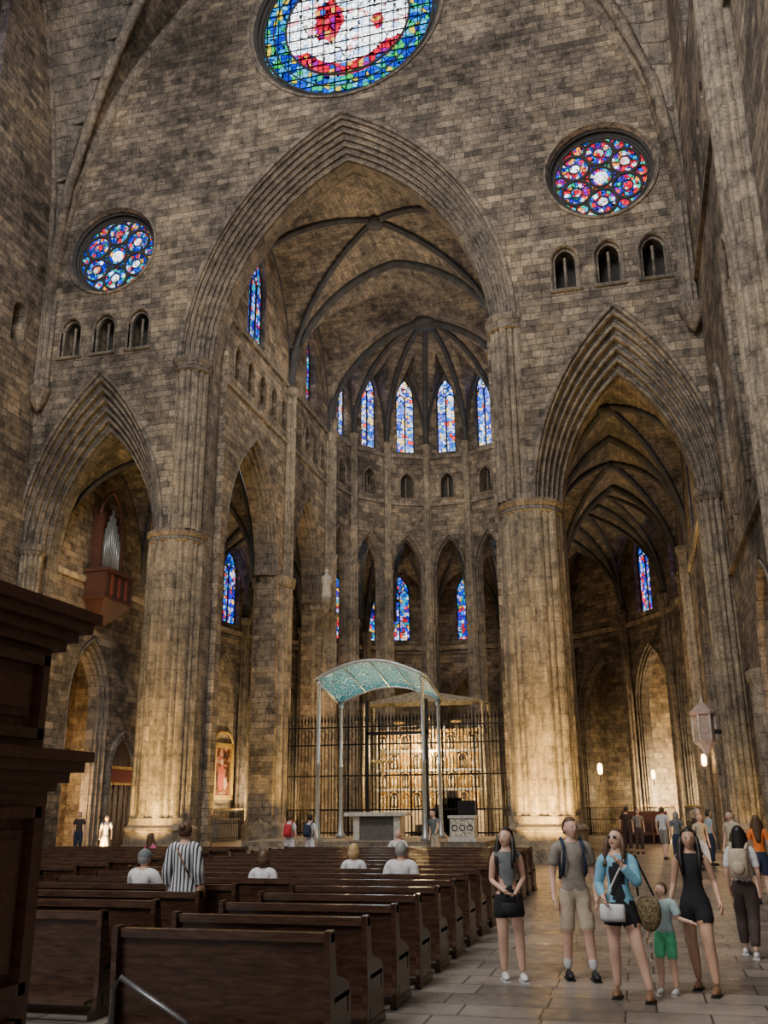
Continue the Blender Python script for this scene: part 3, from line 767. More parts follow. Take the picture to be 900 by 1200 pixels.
# retable
mb = MB(); y = 48.8; x0, x1 = XC-2.4, XC+3.0; cw = .6; nc = 9
mb.box(x0-.2, x1+.2, y-.8, y+.6, 0, 1.6, M_MARBLE); mb.box(x0, x1, y, y+.3, 1.6, 5.5, M_RELIEF)
for r in range(4):
    for c in range(nc):
        xx = x0+.3+c*cw; zz = 1.75+r*.95
        mb.box(xx-.25, xx+.25, y-.02, y+.02, zz, zz+.85, M_DARK if (r+c) % 2 else M_GOLD)
        mb.tube([(a, y-.06, b) for a, b in hole(xx, zz, .22, zz+.5, .28, 4)], .035, M_GOLD, 5)
        for dx in (-.09, .09):
            mb.ell((xx+dx, y-.06, zz+.26), (.065, .06, .22), M_RELIEF, nu=8, nv=6); mb.ell((xx+dx, y-.08, zz+.53), (.045, .045, .055), M_SILVER, nu=8, nv=6)
    mb.box(x0-.05, x1+.05, y-.1, y+.05, 1.62+r*.95, 1.72+r*.95, M_SILVER)
mb.box(x0-.1, x1+.1, y-.12, y+.35, 5.45, 5.6, M_GOLD)
for c in range(nc+1):
    xx = x0+c*cw; mb.lathe(xx, y-.05, [(.05, 1.6), (.045, 5.5), (.1, 5.6), (.05, 5.7), (.0, 6.0)], M_SILVER, 8)
for c in (2, 4.5, 7):
    zz = 5.6; h = .9 if c == 4.5 else .6
    mb.tube([(x0+c*cw, y, zz), (x0+c*cw, y, zz+h)], .06, M_GOLD, 6); mb.box(x0+c*cw-.25, x0+c*cw+.25, y-.04, y+.04, zz+h*.55, zz+h*.7, M_GOLD)
DT = pm('tarnished_silver', (.16, .15, .12), .5, .5, var=.6)
for x in (x0-.4, x1+.4):
    for yy in (y-1.2, y+.8): mb.lathe(x, yy, [(.14, 0), (.09, .3), (.08, 6.8), (.14, 6.9)], DT, 10)
mb.add([(x0-.5, y-1.3, 6.9), (x1+.5, y-1.3, 6.9), (x1+.5, y+.9, 6.9), (x0-.5, y+.9, 6.9), ((x0+x1)/2, y-1.3, 7.5), ((x0+x1)/2, y+.9, 7.5)], [(0, 4, 5, 3), (1, 2, 5, 4), (0, 1, 4), (3, 5, 2)], DT)
mb.obj('gilded_altarpiece')
mb = MB()
for i in range(7): mb.box(XC+.1+i*.3, XC+2.4, 45.2, 46.6, 0, .7+i*.3, M_PIER)
mb.obj('stone_stair')

F = frame((*opt(radians(-80), BR), 0), (cos(radians(-80)), -sin(radians(-80)), 0))
F = F @ Matrix.Translation((1.05, 0, -.34))
mb = MB(); GF = pm('gilt_frame_wood', (.62, .40, .10), .45, .2, var=.4)
mb.box(-.85, .85, 2.5, 5.3, 0, .05, M_PAINT, F)
for p0, p1, z0, z1 in ((-1.08, -.8, 2.25, 5.55), (.8, 1.08, 2.25, 5.55), (-1.08, 1.08, 2.25, 2.52), (-1.08, 1.08, 5.27, 5.55)): mb.box(p0, p1, z0, z1, 0, .18, GF, F)
mb.tube([(b, c, .1) for b, c in arch(0, .95, 5.55, .6, 6)], .09, GF, 6, M=F)
fg = pm('painted_robe', (.5, .1, .05), .5); fh = pm('painted_skin', (.6, .42, .28), .5)
mb.ell((-.1, 3.5, .06), (.35, .8, .02), fg, F); mb.ell((-.05, 4.45, .07), (.15, .2, .02), fh, F); mb.ell((.38, 3.2, .06), (.2, .4, .02), fh, F)
mb.box(-1.05, 1.05, 0, 1.1, .05, .7, M_MARBLE, F); mb.box(-1.1, 1.1, 1.1, 1.2, .02, .8, M_MARBLE, F)
mb.obj('framed_altar_painting')
def fence(name, F, w, h):
    mb = MB(); x = -w
    while x <= w+.001:
        mb.tube([(x, 0, 0), (x, h, 0)], .015, M_IRON, 4, M=F); mb.ell((x, h+.02, 0), (.03, .06, .03), M_GOLD, F, 6, 4); x += .14
    for z in (.15, h*.55, h-.1): mb.box(-w, w, z-.02, z+.02, -.02, .02, M_IRON, F)
    mb.obj(name)
for deg in (-80, -60, 60, 80, 40):
    a = radians(deg); o = opt(a, BR-(1.0 if deg == -80 else .3)); fence('iron_chapel_fence', frame((o[0], o[1], 0), (cos(a), -sin(a), 0)), 1.7, 1.7)
F = frame((XC-BR, 39.4, 0), (0, 1, 0))
mb = MB()
mb.box(-1.25, 1.25, 11.3, 12.5, 0.0, 1.1, M_WOOD2, F)
mb.box(-1.35, 1.35, 12.5, 12.65, 0, 1.25, M_WOOD2, F); mb.box(-1.3, 1.3, 11.2, 11.32, 0, 1.2, M_WOOD2, F)
mb.add([(-1.2, 11.2, 0), (1.2, 11.2, 0), (1.2, 11.2, 1.1), (-1.2, 11.2, 1.1), (-.4, 10.2, 0), (.4, 10.2, 0), (.4, 10.2, .3), (-.4, 10.2, .3)],
       [(0, 1, 5, 4), (1, 2, 6, 5), (2, 3, 7, 6), (3, 0, 4, 7), (4, 5, 6, 7)], M_WOOD2, False, F)
for i in range(7): mb.box(-1.05+i*.32, -.9+i*.32, 11.4, 12.4, 1.1, 1.14, redp if i % 2 else M_WOOD, F)
for i in range(9):
    h = 1.6+1.6*(1-abs(i-4)/4.5); x = -.72+i*.18
    mb.tube([(x, 12.65, .5), (x, 12.65+h, .5)], .07, M_SILVER, 10, M=F)
for x in (-.95, .95): mb.box(x-.08, x+.08, 12.6, 15.4, .2, .6, M_WOOD2, F)
mb.box(-1.05, 1.05, 12.65, 15.8, .05, .2, M_WOOD2, F)
mb.tube([(b, c, .4) for b, c in arch(0, .95, 15.3, 1.5, 8)], .1, M_WOOD2, 6, M=F)
mb.obj('wall_organ')
mb = MB(); x, y = XC+BR-.6, 37.2
pk = pm('pink_painted_stone', (.5, .36, .3), .7)
mb.lathe(x, y, [(.05, 3.5), (.2, 3.8), (.42, 4.0), (.42, 4.1)], pk, 6, False)
mb.lathe(x, y, [(.38, 4.1), (.38, 5.0)], pk, 6, False)
for k in range(6):
    an = k*pi/3; mb.tube([(x+.4*cos(an), y+.4*sin(an), 4.05), (x+.4*cos(an), y+.4*sin(an), 5.1)], .04, M_MARBLE, 6)
mb.lathe(x, y, [(.47, 5.0), (.47, 5.1), (.25, 5.3), (.08, 5.45), (.0, 5.8)], pk, 6, False)
mb.box(x, XC+BR+.1, y-.06, y+.06, 4.3, 4.45, M_IRON)
mb.obj('hanging_pulpit')
mb = MB(); x, y = XC-5.25, 48.7
mb.lathe(x, y, [(.08, 12.0), (.34, 12.5), (.4, 12.65), (.4, 12.75)], M_MOULD, 10, False)
mb.box(x-.9, x, y-.1, y+.1, 12.3, 12.55, M_MOULD)
ST = pm('weathered_statue_stone', (.5, .46, .38), .8)
mb.lathe(x, y, [(.30, 12.75), (.26, 13.2), (.22, 13.6), (.28, 13.95), (.26, 14.1), (.08, 14.2), (.07, 14.25)], ST, 12)
mb.ell((x, y, 14.38), (.12, .12, .15), ST); mb.tube([(x+.22, y-.05, 14.0), (x+.32, y-.15, 13.7), (x+.12, y-.28, 13.75)], .06, ST, 6)
mb.obj('saint_statue')
LT = []
def wall_lamp(x, y, z, e=60):
    mb = MB(); mb.lathe(x, y, [(.05, z-.25), (.1, z-.2), (.12, z), (.1, z+.2), (.03, z+.25)], M_LAMP, 10); mb.lathe(x, y, [(.02, z-.6), (.03, z-.25)], M_IRON, 6)
    mb.box(x-.02, x+.02, y, y+.35, z-.45, z-.4, M_IRON)
    mb.obj('wall_lamp')
    LT.append((x, y-.35, z, e))
wall_lamp(XC+BR-.35, 43.0, 3.6); wall_lamp(XC+9.0, 45.5, 3.4); wall_lamp(XC+11.5, 56.5, 3.4); wall_lamp(XC-11.9, 55.5, 3.3)
mb = MB()
mb.box(-.9, 1.3, 50.2, 50.35, 0, 1.5, M_WOOD2); mb.box(-.9, 1.3, 49.6, 50.2, .4, .48, M_WOOD2)
for x in (-.9, -.2, .55, 1.25): mb.box(x-.04, x+.04, 49.55, 50.3, 0, 1.1, M_WOOD2)
mb.obj('wooden_stall')

# ------------------------------------------------------------------ pews
def pew(x0, x1, y):
    mb = MB(); W = M_WOOD; l = x1-x0
    mb.add([(0, 0, .12), (l, 0, .12), (l, .035, .12), (0, .035, .12), (0, -.07, .9), (l, -.07, .9), (l, -.035, .9), (0, -.035, .9)],
           [(0, 1, 5, 4), (2, 3, 7, 6), (4, 5, 6, 7), (0, 3, 2, 1)], W)
    mb.box(0, l, -.1, -.01, .88, .95, W)
    mb.box(0, l, -.02, .0, .1, .2, W)
    mb.box(0, l, 0, .42, .42, .46, W)
    mb.box(0, l, .36, .39, .3, .42, W)
    mb.box(0, l, -.34, -.18, .16, .2, W)
    for x in (0, l-.05):
        pts = [(-.13, 0), (.46, 0), (.46, .42), (.42, .5), (.3, .56), (.06, .62), (-.02, .97), (-.14, .97), (-.12, .6), (-.1, .3)]
        n = len(pts)
        v = [(x, a, b) for a, b in pts]+[(x+.05, a, b) for a, b in pts]
        f = [tuple(range(n)), tuple(range(2*n-1, n-1, -1))]+[(i, (i+1) % n, n+(i+1) % n, n+i) for i in range(n)]
        mb.add(v, f, W)
        mb.box(x-.01, x+.06, -.16, .5, 0, .08, W)
    if l > 4: mb.box(l/2-.03, l/2+.03, -.02, .4, 0, .44, W)
    return mb.obj('church_pew', (x0, y, 0))
for i in range(15):
    y = 8.0+1.1*i
    if i < 5: pew(-4.45, -2.5, y); pew(-9.2, -5.2, y) if i > 0 else None
    else: pew(-8.6, -2.5, y)
    if i > 2: pew(-15.2, -9.6, y)
# ------------------------------------------------------------------ carved cabinet (confessional) left foreground
mb = MB(); W = M_WOOD2; X1 = -2.78; X0 = -4.4; Y0 = 1.6; Y1 = 4.2
mb.box(X0, X1, Y0, Y1, 0, 2.02, W)
mb.box(X0-.06, X1+.06, Y0-.06, Y1+.06, 0, .2, W)
for dz, ov in ((2.02, .03), (2.06, .07), (2.11, .12), (2.16, .15)): mb.box(X0-ov, X1+ov, Y0-ov, Y1+ov, dz, dz+.05, W)
mb.box(X0+.03, X1-.03, Y0+.03, Y1-.03, 2.2, 2.72, W)
for dz, ov in ((2.70, .02), (2.75, .06), (2.80, .11), (2.85, .14)): mb.box(X0-ov, X1+ov, Y0-ov, Y1+ov, dz, dz+.055, W)
def rp(y0, y1, z0, z1, x):
    mb.box(x-.02, x+.045, y0, y1, z0, z0+.05, W); mb.box(x-.02, x+.045, y0, y1, z1-.05, z1, W)
    mb.box(x-.02, x+.045, y0, y0+.05, z0, z1, W); mb.box(x-.02, x+.045, y1-.05, y1, z0, z1, W)
    mb.box(x-.02, x+.02, y0+.1, y1-.1, z0+.1, z1-.1, W); mb.box(x-.02, x+.032, y0+.14, y1-.14, z0+.14, z1-.14, W)
for (ya, yb) in ((3.3, 4.1), (2.4, 3.2), (1.65, 2.3)):
    rp(ya, yb, 2.26, 2.66, X1-.03); rp(ya, yb, 1.15, 1.95, X1); rp(ya, yb, .3, 1.05, X1)
for (xa, xb) in ((-4.3, -3.65), (-3.55, -2.9)):
    for za, zb in ((2.26, 2.66), (1.15, 1.95), (.3, 1.05)): mb.box(xa, xb, Y1-.02, Y1+.03, za, zb, W)
mb.obj('carved_wooden_confessional')
mb = MB()
mb.tube([(-3.75, 6.7, 0), (-3.75, 6.7, .7), (-3.7, 6.7, .78), (-3.2, 6.75, .5), (-3.15, 6.75, .45), (-3.15, 6.75, 0)], .018, pm('brushed_steel', (.18, .18, .18), .4, .8), 8)
mb.obj('metal_handrail')

# ------------------------------------------------------------------ people
def skin_mesh(P, E, R, roots, k, lev):
    me = bpy.data.meshes.new('t'); ob = bpy.data.objects.new('t', me); COL.objects.link(ob)
    bm = bmesh.new(); sk = bm.verts.layers.skin.verify(); vs = []
    for i, p in enumerate(P):
        v = bm.verts.new((p[0], p[1]*k, p[2])); v[sk].radius = (R[i], R[i]); v[sk].use_root = i in roots; vs.append(v)
    for a, b in E: bm.edges.new((vs[a], vs[b]))
    bm.to_mesh(me); bm.free()
    m = ob.modifiers.new('s', 'SKIN'); m.use_smooth_shade = True; m.branch_smoothing = .3
    m2 = ob.modifiers.new('d', 'SUBSURF'); m2.levels = lev; m2.render_levels = lev
    dg = bpy.context.evaluated_depsgraph_get(); ev = ob.evaluated_get(dg)
    r = bpy.data.meshes.new_from_object(ev)
    V = np.array([v.co[:] for v in r.vertices], dtype=float).reshape(-1, 3); V[:, 1] /= k
    Fc = [tuple(p.vertices) for p in r.polygons]
    bpy.data.objects.remove(ob); bpy.data.meshes.remove(me); bpy.data.meshes.remove(r)
    return V, Fc

SK = pm('skin', (.70, .43, .31), .5, var=.08); SK2 = pm('skin_tan', (.56, .33, .22), .5, var=.08)
EYEW = pm('eye_white', (.75, .72, .7), .3, var=.02); EYED = pm('eye_dark', (.02, .012, .01), .2, var=.02); LIP = pm('lips', (.42, .12, .1), .5, var=.05)
HB = pm('hair_black', (.012, .009, .008), .45, scale=30); HBR = pm('hair_brown', (.10, .05, .025), .5, scale=30); HBL = pm('hair_blonde', (.5, .34, .16), .5, scale=30); HG = pm('hair_grey', (.3, .28, .26), .5, scale=30)
def cloth(n, c): return pm('cloth_'+n, c, .85, var=.18, scale=14, bump=.1)
C_BLACK = cloth('black', (.012, .012, .014)); C_GREY = cloth('grey', (.14, .16, .16)); C_WHITE = cloth('white', (.68, .67, .66)); C_BEIGE = cloth('beige', (.27, .235, .2))
C_SAND = cloth('sand', (.5, .41, .29)); C_BLUE = cloth('light_blue', (.2, .46, .6)); C_TEAL = cloth('pale_teal', (.38, .5, .5)); C_GREEN = cloth('mint_green', (.12, .62, .32))
C_BROWN = cloth('brown', (.06, .04, .035)); C_ORANGE = cloth('orange', (.8, .2, .03)); C_RED = cloth('red', (.5, .03, .04)); C_NAVY = cloth('navy', (.02, .03, .06)); C_PINK = cloth('pink', (.6, .12, .22))
C_SHOEW = pm('shoe_white', (.65, .65, .65), .5); C_SHOEB = pm('shoe_black', (.015, .015, .015), .5); C_TAN = pm('leather_tan', (.2, .1, .05), .5)

def person(name, loc, face=0, H=1.7, fem=False, sit=False, arms=None, feet=None, top=C_WHITE, sleeve=.55, topz=.98, bot=C_BLACK, leg=.5, shoe=C_SHOEB,
           sock=None, skin=SK, hair=HBR, style='short', head=(0, 0), near=False, lean=0, front=None, extra=None, loose=.014, hairlen=.35):
    k = 1.22; dz = -.37 if sit else 0
    P = []; R = []; E = []; kinds = []
    idx = {}
    def add(nm, p, r, par=None, kind=None, p0=0, p1=0):
        idx[nm] = len(P); P.append(Vector(p)); R.append(r)
        if par is not None: E.append((idx[par], idx[nm])); kinds.append((kind, p0, p1))
    sw = .155 if fem else .178; hr = .102 if fem else .096
    L = lambda z: -lean*max(0, z-.93)
    add('pel', (0, 0, .95+dz), .125 if fem else .12)
    add('wai', (0, L(1.08), 1.09+dz), .098 if fem else .115, 'pel', 'T')
    add('che', (0, L(1.25), 1.26+dz), .122 if fem else .14, 'wai', 'T')
    add('uch', (0, L(1.37)+.01, 1.375+dz), .092 if fem else .105, 'che', 'T')
    add('nk', (0, L(1.44), 1.455+dz), .052, 'uch', 'N')
    add('hd', (0, L(1.54)-.01, 1.55+dz), .055, 'nk', 'N')
    for s_, nm in ((1, 'L'), (-1, 'R')):
        add('sh'+nm, (s_*sw, L(1.37), 1.385+dz), .052 if fem else .06, 'uch', 'A', -.5, 0)
        e, w = (arms or {}).get(nm, (None, None))
        e = Vector(e) if e else Vector((s_*(sw+.055), .03+L(1.1), 1.10)); w = Vector(w) if w else Vector((s_*(sw+.06), -.05+L(.9), .865))
        e.z += dz; w.z += dz
        add('el'+nm, e, .036 if fem else .042, 'sh'+nm, 'A', 0, 1)
        add('wr'+nm, w, .023 if fem else .027, 'el'+nm, 'A', 1, 2)
        d = (w-e).normalized(); pa = w+d*.07
        add('pa'+nm, pa, .028 if fem else .032, 'wr'+nm, 'A', 2, 3)
        idx['dir'+nm] = d
        fx, fy, fz = (feet or {}).get(nm, (s_*.1, 0, 0))
        if sit:
            add('hi'+nm, (s_*.09, -.02, .53), hr, 'pel', 'G', -.3, 0)
            add('kn'+nm, (s_*.11, -.44, .50), .06, 'hi'+nm, 'G', 0, 1)
            add('ca'+nm, (s_*.11, -.40, .34), .052, 'kn'+nm, 'G', 1, 1.4)
            add('an'+nm, (s_*.11, -.40, .09), .036, 'ca'+nm, 'G', 1.4, 2)
            fpos = Vector((s_*.11, -.40, 0))
        else:
            add('hi'+nm, (s_*.088, 0, .87), hr, 'pel', 'G', -.3, 0)
            kp = Vector((s_*.088, 0, .87)).lerp(Vector((fx, fy, .09+fz)), .49)+Vector((0, -.02-abs(fy)*.12, 0))
            add('kn'+nm, kp, .064, 'hi'+nm, 'G', 0, 1)
            ap = Vector((fx, fy+.02, .09+fz))
            add('ca'+nm, kp.lerp(ap, .3)+Vector((0, .02, 0)), .065, 'kn'+nm, 'G', 1, 1.4)
            add('an'+nm, ap, .038, 'ca'+nm, 'G', 1.4, 2)
            fpos = Vector((fx, fy, fz))
        idx['f'+nm] = fpos
    bones = list(E); bk = list(kinds); roots = {0}
    if near:
        for s_, nm in ((1, 'L'), (-1, 'R')):
            d = idx['dir'+nm]; pa = P[idx['pa'+nm]]
            acr = Vector((0, -1, 0)); acr = (acr-d*acr.dot(d))
            if acr.length < .3: acr = Vector((-s_, 0, 0)); acr = acr-d*acr.dot(d)
            acr.normalize(); cu_ = Vector((-s_, 0, 0)); cu_ = cu_-d*cu_.dot(d)-acr*cu_.dot(acr)
            if cu_.length < .2: cu_ = d.cross(acr)
            cu_.normalize()
            for q, ln in ((.024, .95), (.008, 1.08), (-.009, 1.0), (-.025, .8)):
                b = len(P); roots.add(b)
                pts = [pa+acr*q*.8-d*.01, pa+acr*q+d*.03*ln+cu_*.004, pa+acr*q+d*.055*ln+cu_*.016, pa+acr*q+d*.07*ln+cu_*.03]
                for z_, pp in enumerate(pts):
                    P.append(pp); R.append((.011, .009, .0085, .007)[z_])
                    if z_: E.append((b+z_-1, b+z_)); bones.append((b+z_-1, b+z_)); bk.append(('A', 2.5, 3))
            b = len(P); roots.add(b)
            pts = [P[idx['wr'+nm]]+d*.03+acr*.012, P[idx['wr'+nm]]+d*.05+acr*.04+cu_*.006, P[idx['wr'+nm]]+d*.085+acr*.05+cu_*.018]
            for z_, pp in enumerate(pts):
                P.append(pp); R.append((.013, .0105, .009)[z_])
                if z_: E.append((b+z_-1, b+z_)); bones.append((b+z_-1, b+z_)); bk.append(('A', 2.5, 3))
    V, Fc = skin_mesh(P, E, R, roots, k, 2 if near else 1)
    A = np.array([P[a][:] for a, b in bones]); B = np.array([P[b][:] for a, b in bones])
    AB = B-A; L2 = (AB**2).sum(1)+1e-9
    def classify(Q):
        T_ = np.clip(((Q[:, None, :]-A[None])*AB[None]).sum(2)/L2, 0, 1)
        dd = np.linalg.norm(Q[:, None, :]-(A[None]+T_[..., None]*AB[None]), axis=2)
        j = dd.argmin(1); return j, T_[np.arange(len(Q)), j]
    def zone(q, j, t):
        kd, p0, p1 = bk[j]; pr_ = p0+(p1-p0)*t; z = q[2]-dz
        if kd == 'N': return (0 if z > 1.435 else 1)
        if kd == 'T' or (kd == 'A' and pr_ < 0): return 1 if z > topz else 2
        if kd == 'A': return 1 if pr_ < sleeve else 0
        if kd == 'G':
            if pr_ <= 0: return 1 if (z > topz and not sit) else 2
            if topz < .85 and z > topz and not sit: return 1
            return 2 if pr_ < leg else (3 if (sock and pr_ > 1.75) else 0)
        return 0
    jv, tv = classify(V)
    cen = np.array([V[list(f)].mean(0) for f in Fc]); jf, tf = classify(cen)
    zv = [zone(V[i], jv[i], tv[i]) for i in range(len(V))]
    Nn = np.zeros_like(V)
    for f in Fc:
        a, b, c = V[f[0]], V[f[1]], V[f[2]]; nn = np.cross(b-a, c-a)
        for i in f: Nn[i] += nn
    Nn /= (np.linalg.norm(Nn, axis=1)[:, None]+1e-9)
    off = np.array([{0: 0, 1: loose, 2: .02, 3: .006}[z] for z in zv]); V2 = V+Nn*off[:, None]
    mb = MB(); pal = {0: skin, 1: top, 2: bot, 3: sock or skin}
    mb.v = [Vector(v) for v in V2]
    for f, c, j, t in zip(Fc, cen, jf, tf):
        z = zone(c, j, t); m = pal[z]
        if front and z == 1 and bk[j][0] == 'T' and abs(c[0]) < .06 and c[1] < -.03: m = front
        mb.f.append(list(f)); mb.m.append(mb.mi(m)); mb.s.append(True)
    for nm in 'LR':
        q = idx['f'+nm]
        mb.ell((q.x, q.y-.05, q.z+.045), (.047, .135, .05), shoe, None, 12, 8, fn=lambda d, p: Vector((p.x*(1-.15*d.y), p.y, max(p.z*(1+.35*d.y), -.044))))
        mb.box(q.x-.043, q.x+.043, q.y-.17, q.y+.075, q.z+.0, q.z+.018, C_SHOEW if shoe == C_SHOEW else C_SHOEB)
    hc = Vector((0, L(1.58)-.018, 1.583+dz)); piv = Vector((0, L(1.5), 1.49+dz))
    HM = Matrix.Translation(piv) @ Matrix.Rotation(radians(head[0]), 4, 'Z') @ Matrix.Rotation(radians(-head[1]), 4, 'X') @ Matrix.Translation(hc-piv)
    def hf(d, p):
        q = p.copy()
        if d.z < 0: q.x *= 1-.34*(-d.z)**1.3; q.y *= 1-.12*(-d.z)
        if d.y < 0:
            q.y -= .022*exp(-((d.x/.16)**2+((d.z+.12)/.2)**2))
            q.y += .008*(exp(-(((abs(d.x)-.38)/.16)**2+((d.z-.02)/.13)**2)))
            q.y -= .006*exp(-((d.x/.3)**2+((d.z+.85)/.2)**2))
        return q
    mb.ell((0, 0, 0), (.078, .096, .12), skin, HM, 28 if near else 14, 22 if near else 10, fn=hf)
    for s_ in (-1, 1):
        mb.ell((s_*.079, .008, -.005), (.01, .018, .03), skin, HM, 8, 6)
        mb.ell((s_*.030, -.079, .003), (.013, .010, .008), EYEW, HM, 8, 6); mb.ell((s_*.030, -.0865, .003), (.006, .005, .006), EYED, HM, 8, 6)
        mb.ell((s_*.031, -.087, .02), (.017, .005, .003), hair, HM, 8, 4)
    mb.ell((0, -.085, -.055), (.022, .009, .006), LIP, HM, 10, 6)
    if style != 'bald':
        mb.ell((0, .010, .014), (.090, .104, .121), hair, HM, 26, 20, keep=lambda d: (d.z > .62-.35*max(0, d.y+.3) and d.y > -.78 or d.y > -.05+(.25 if d.z < -.1 else 0)) and d.z > -.6)
    if style == 'long':
        v = []; f = []; n = 14; rows = 9
        for j in range(rows):
            t = j/(rows-1); z = .07-(hairlen+.12)*t
            rx = .084+.02*sin(pi*min(1, t*1.2))-.035*t**3; ry = .065-.02*t; cy = .05+.03*t
            for i in range(n):
                an = 2*pi*i/n; yy = cy+ry*sin(an)
                if sin(an) < 0: yy = cy+ry*sin(an)*.5
                v.append((rx*cos(an)*(1+.05*sin(5*an+j)), yy, z))
        for j in range(rows-1):
            for i in range(n): f.append((j*n+i, j*n+(i+1) % n, (j+1)*n+(i+1) % n, (j+1)*n+i))
        f.append(tuple((rows-1)*n+i for i in range(n)))
        HM2 = Matrix.Translation(piv) @ Matrix.Rotation(radians(head[0]*.6), 4, 'Z') @ Matrix.Translation(hc-piv)
        mb.add(v, f, hair, True, HM2)
        for s_ in (-1, 1):
            mb.tube([HM2 @ Vector(q) for q in ((s_*.082, -.0, .03), (s_*.098, -.01, -.06), (s_*.105, -.04, -.16), (s_*.10, -.075, -.26), (s_*.095, -.085, -.08-hairlen*.75))], [.025, .03, .03, .026, .012], hair, 7)
    if style == 'bob': mb.ell((0, .025, -.03), (.1, .09, .12), hair, HM, 18, 14, keep=lambda d: d.y > -.15 and d.z < .6)
    if style == 'bun': mb.ell((0, .1, .06), (.045, .045, .045), hair, HM)
    if style == 'cap':
        cm = C_GREY
        mb.ell((0, .003, .03), (.096, .112, .105), cm, HM, 20, 14, keep=lambda d: d.z > .1); mb.ell((0, -.12, .045), (.07, .07, .012), cm, HM)
    if extra: extra(mb, HM, P, idx, dz)
    ob = mb.obj(name, loc, face); s0 = H/1.703; ob.scale = (s0, s0, s0)
    return ob

def strap(mb, mat, s=1, r=.012, end=None):
    e = end or (s*.2, -.05, .92)
    mb.tube([(-s*.1, .02, 1.46), (-s*.09, -.1, 1.38), (-s*.02, -.15, 1.25), (s*.08, -.14, 1.08), e], r, mat, 5)
    mb.tube([(-s*.1, .02, 1.46), (-s*.06, .1, 1.38), (s*.04, .13, 1.2), (s*.12, .1, 1.05)], r, mat, 5)
def backpack(mb, mat, z=1.2, straps=True):
    mb.ell((0, .2, z), (.14, .09, .21), mat, None, 16, 12, fn=lambda d, p: Vector((max(-.125, min(.125, p.x*1.2)), p.y, max(-.19, min(.19, p.z*1.15)))))
    mb.ell((0, .28, z-.06), (.09, .035, .09), mat)
    if straps:
        for s in (-1, 1): mb.tube([(s*.1, .14, 1.40), (s*.11, .02, 1.475), (s*.11, -.1, 1.41), (s*.115, -.155, 1.27), (s*.13, -.11, 1.12), (s*.13, .1, 1.05)], .022, mat, 6)

def ex1(mb, HM, P, idx, dz):
    mb.ell((-.02, -.24, .80), (.12, .05, .085), C_BLACK, None, 12, 8, fn=lambda d, p: Vector((max(-.1, min(.1, p.x*1.2)), p.y, max(-.075, min(.075, p.z*1.2)))))
    mb.tube([(-.1, -.24, .85), (-.07, -.22, .95), (.03, -.22, .95), (.06, -.24, .85)], .01, C_BLACK, 6)
person('woman_standing', (-1.58, 11.85, 0), radians(16), 1.66, True, arms={'L': ((.20, .03, 1.12), (.08, -.19, 1.0)), 'R': ((-.19, .03, 1.1), (-.07, -.19, 1.0))},
       feet={'L': (.13, -.06, 0), 'R': (-.07, .04, 0)}, top=C_GREY, sleeve=-.1, topz=1.05, bot=C_BLACK, leg=.45, shoe=C_SHOEW, hair=HB, style='long', head=(-38, 12), near=True, extra=ex1, skin=SK)
def ex2(mb, HM, P, idx, dz):
    backpack(mb, C_NAVY, 1.2)
person('man_standing', (-.83, 12.1, 0), radians(14), 1.77, False, feet={'L': (.16, -.08, 0), 'R': (-.11, .03, 0)}, top=C_BEIGE, sleeve=.7, topz=.93, bot=C_SAND, leg=.95, shoe=C_SHOEB, sock=C_WHITE,
       hair=HBR, style='short', head=(22, 5), near=True, extra=ex2, loose=.02)
def ex3(mb, HM, P, idx, dz):
    for s in (-1, 1): mb.ell((s*.032, -.094, .004), (.024, .008, .017), EYED, HM, 10, 6)
    mb.box(-.06, .06, -.098, -.092, .012, .016, EYED, HM)
    strap(mb, C_WHITE, -1, .01, (-.08, -.17, .95))
    mb.ell((-.05, -.2, .86), (.15, .055, .1), C_WHITE, None, 14, 8, fn=lambda d, p: Vector((max(-.13, min(.13, p.x*1.2)), p.y, max(-.085, min(.085, p.z*1.2)))))
    tote = pm('patterned_tote', (.2, .15, .07), .8, var=.9, scale=40)
    mb.ell((.3, .02, .86), (.13, .07, .2), tote, None, 14, 10, fn=lambda d, p: Vector((p.x, p.y, min(p.z, .15))))
    mb.tube([(.2, 0, 1.02), (.19, -.02, 1.3), (.2, .0, 1.43), (.24, .04, 1.3), (.36, .03, 1.02)], .012, C_BLACK, 5)
person('woman_standing', (-.285, 11.05, 0), radians(-8), 1.67, True, arms={'L': ((.22, -.08, 1.14), (.06, -.19, 1.36)), 'R': ((-.22, .02, 1.12), (-.14, -.18, 1.0))},
       feet={'L': (.26, -.08, 0), 'R': (-.10, .06, 0)}, top=C_BLUE, sleeve=1.8, topz=.96, bot=C_BLACK, leg=.42, shoe=C_TAN, hair=HBR, style='long', head=(-18, 20), near=True, front=C_BLACK, extra=ex3, loose=.02, hairlen=.15)
person('boy_standing', (.15, 11.4, 0), radians(-20), 1.10, False, arms={'L': ((.27, -.02, 1.16), (.44, -.04, 1.13)), 'R': ((-.24, .03, 1.1), (-.26, -.1, .88))},
       feet={'L': (.12, 0, 0), 'R': (-.11, -.05, 0)}, top=C_TEAL, sleeve=.8, topz=.95, bot=C_GREEN, leg=.85, shoe=C_SHOEW, hair=HBR, style='short', head=(-35, 10), near=True, loose=.03)
person('woman_standing', (.50, 11.6, 0), radians(-14), 1.66, True, arms={'L': ((.23, .05, 1.12), (.30, -.12, .92)), 'R': ((-.22, .03, 1.1), (-.27, -.1, .86))},
       feet={'L': (.18, -.16, 0), 'R': (-.07, .16, 0)}, top=C_BLACK, sleeve=-.1, topz=.98, bot=C_BLACK, leg=.42, shoe=C_TAN, hair=HB, style='long', head=(14, 3), near=True, skin=SK2, hairlen=.4)
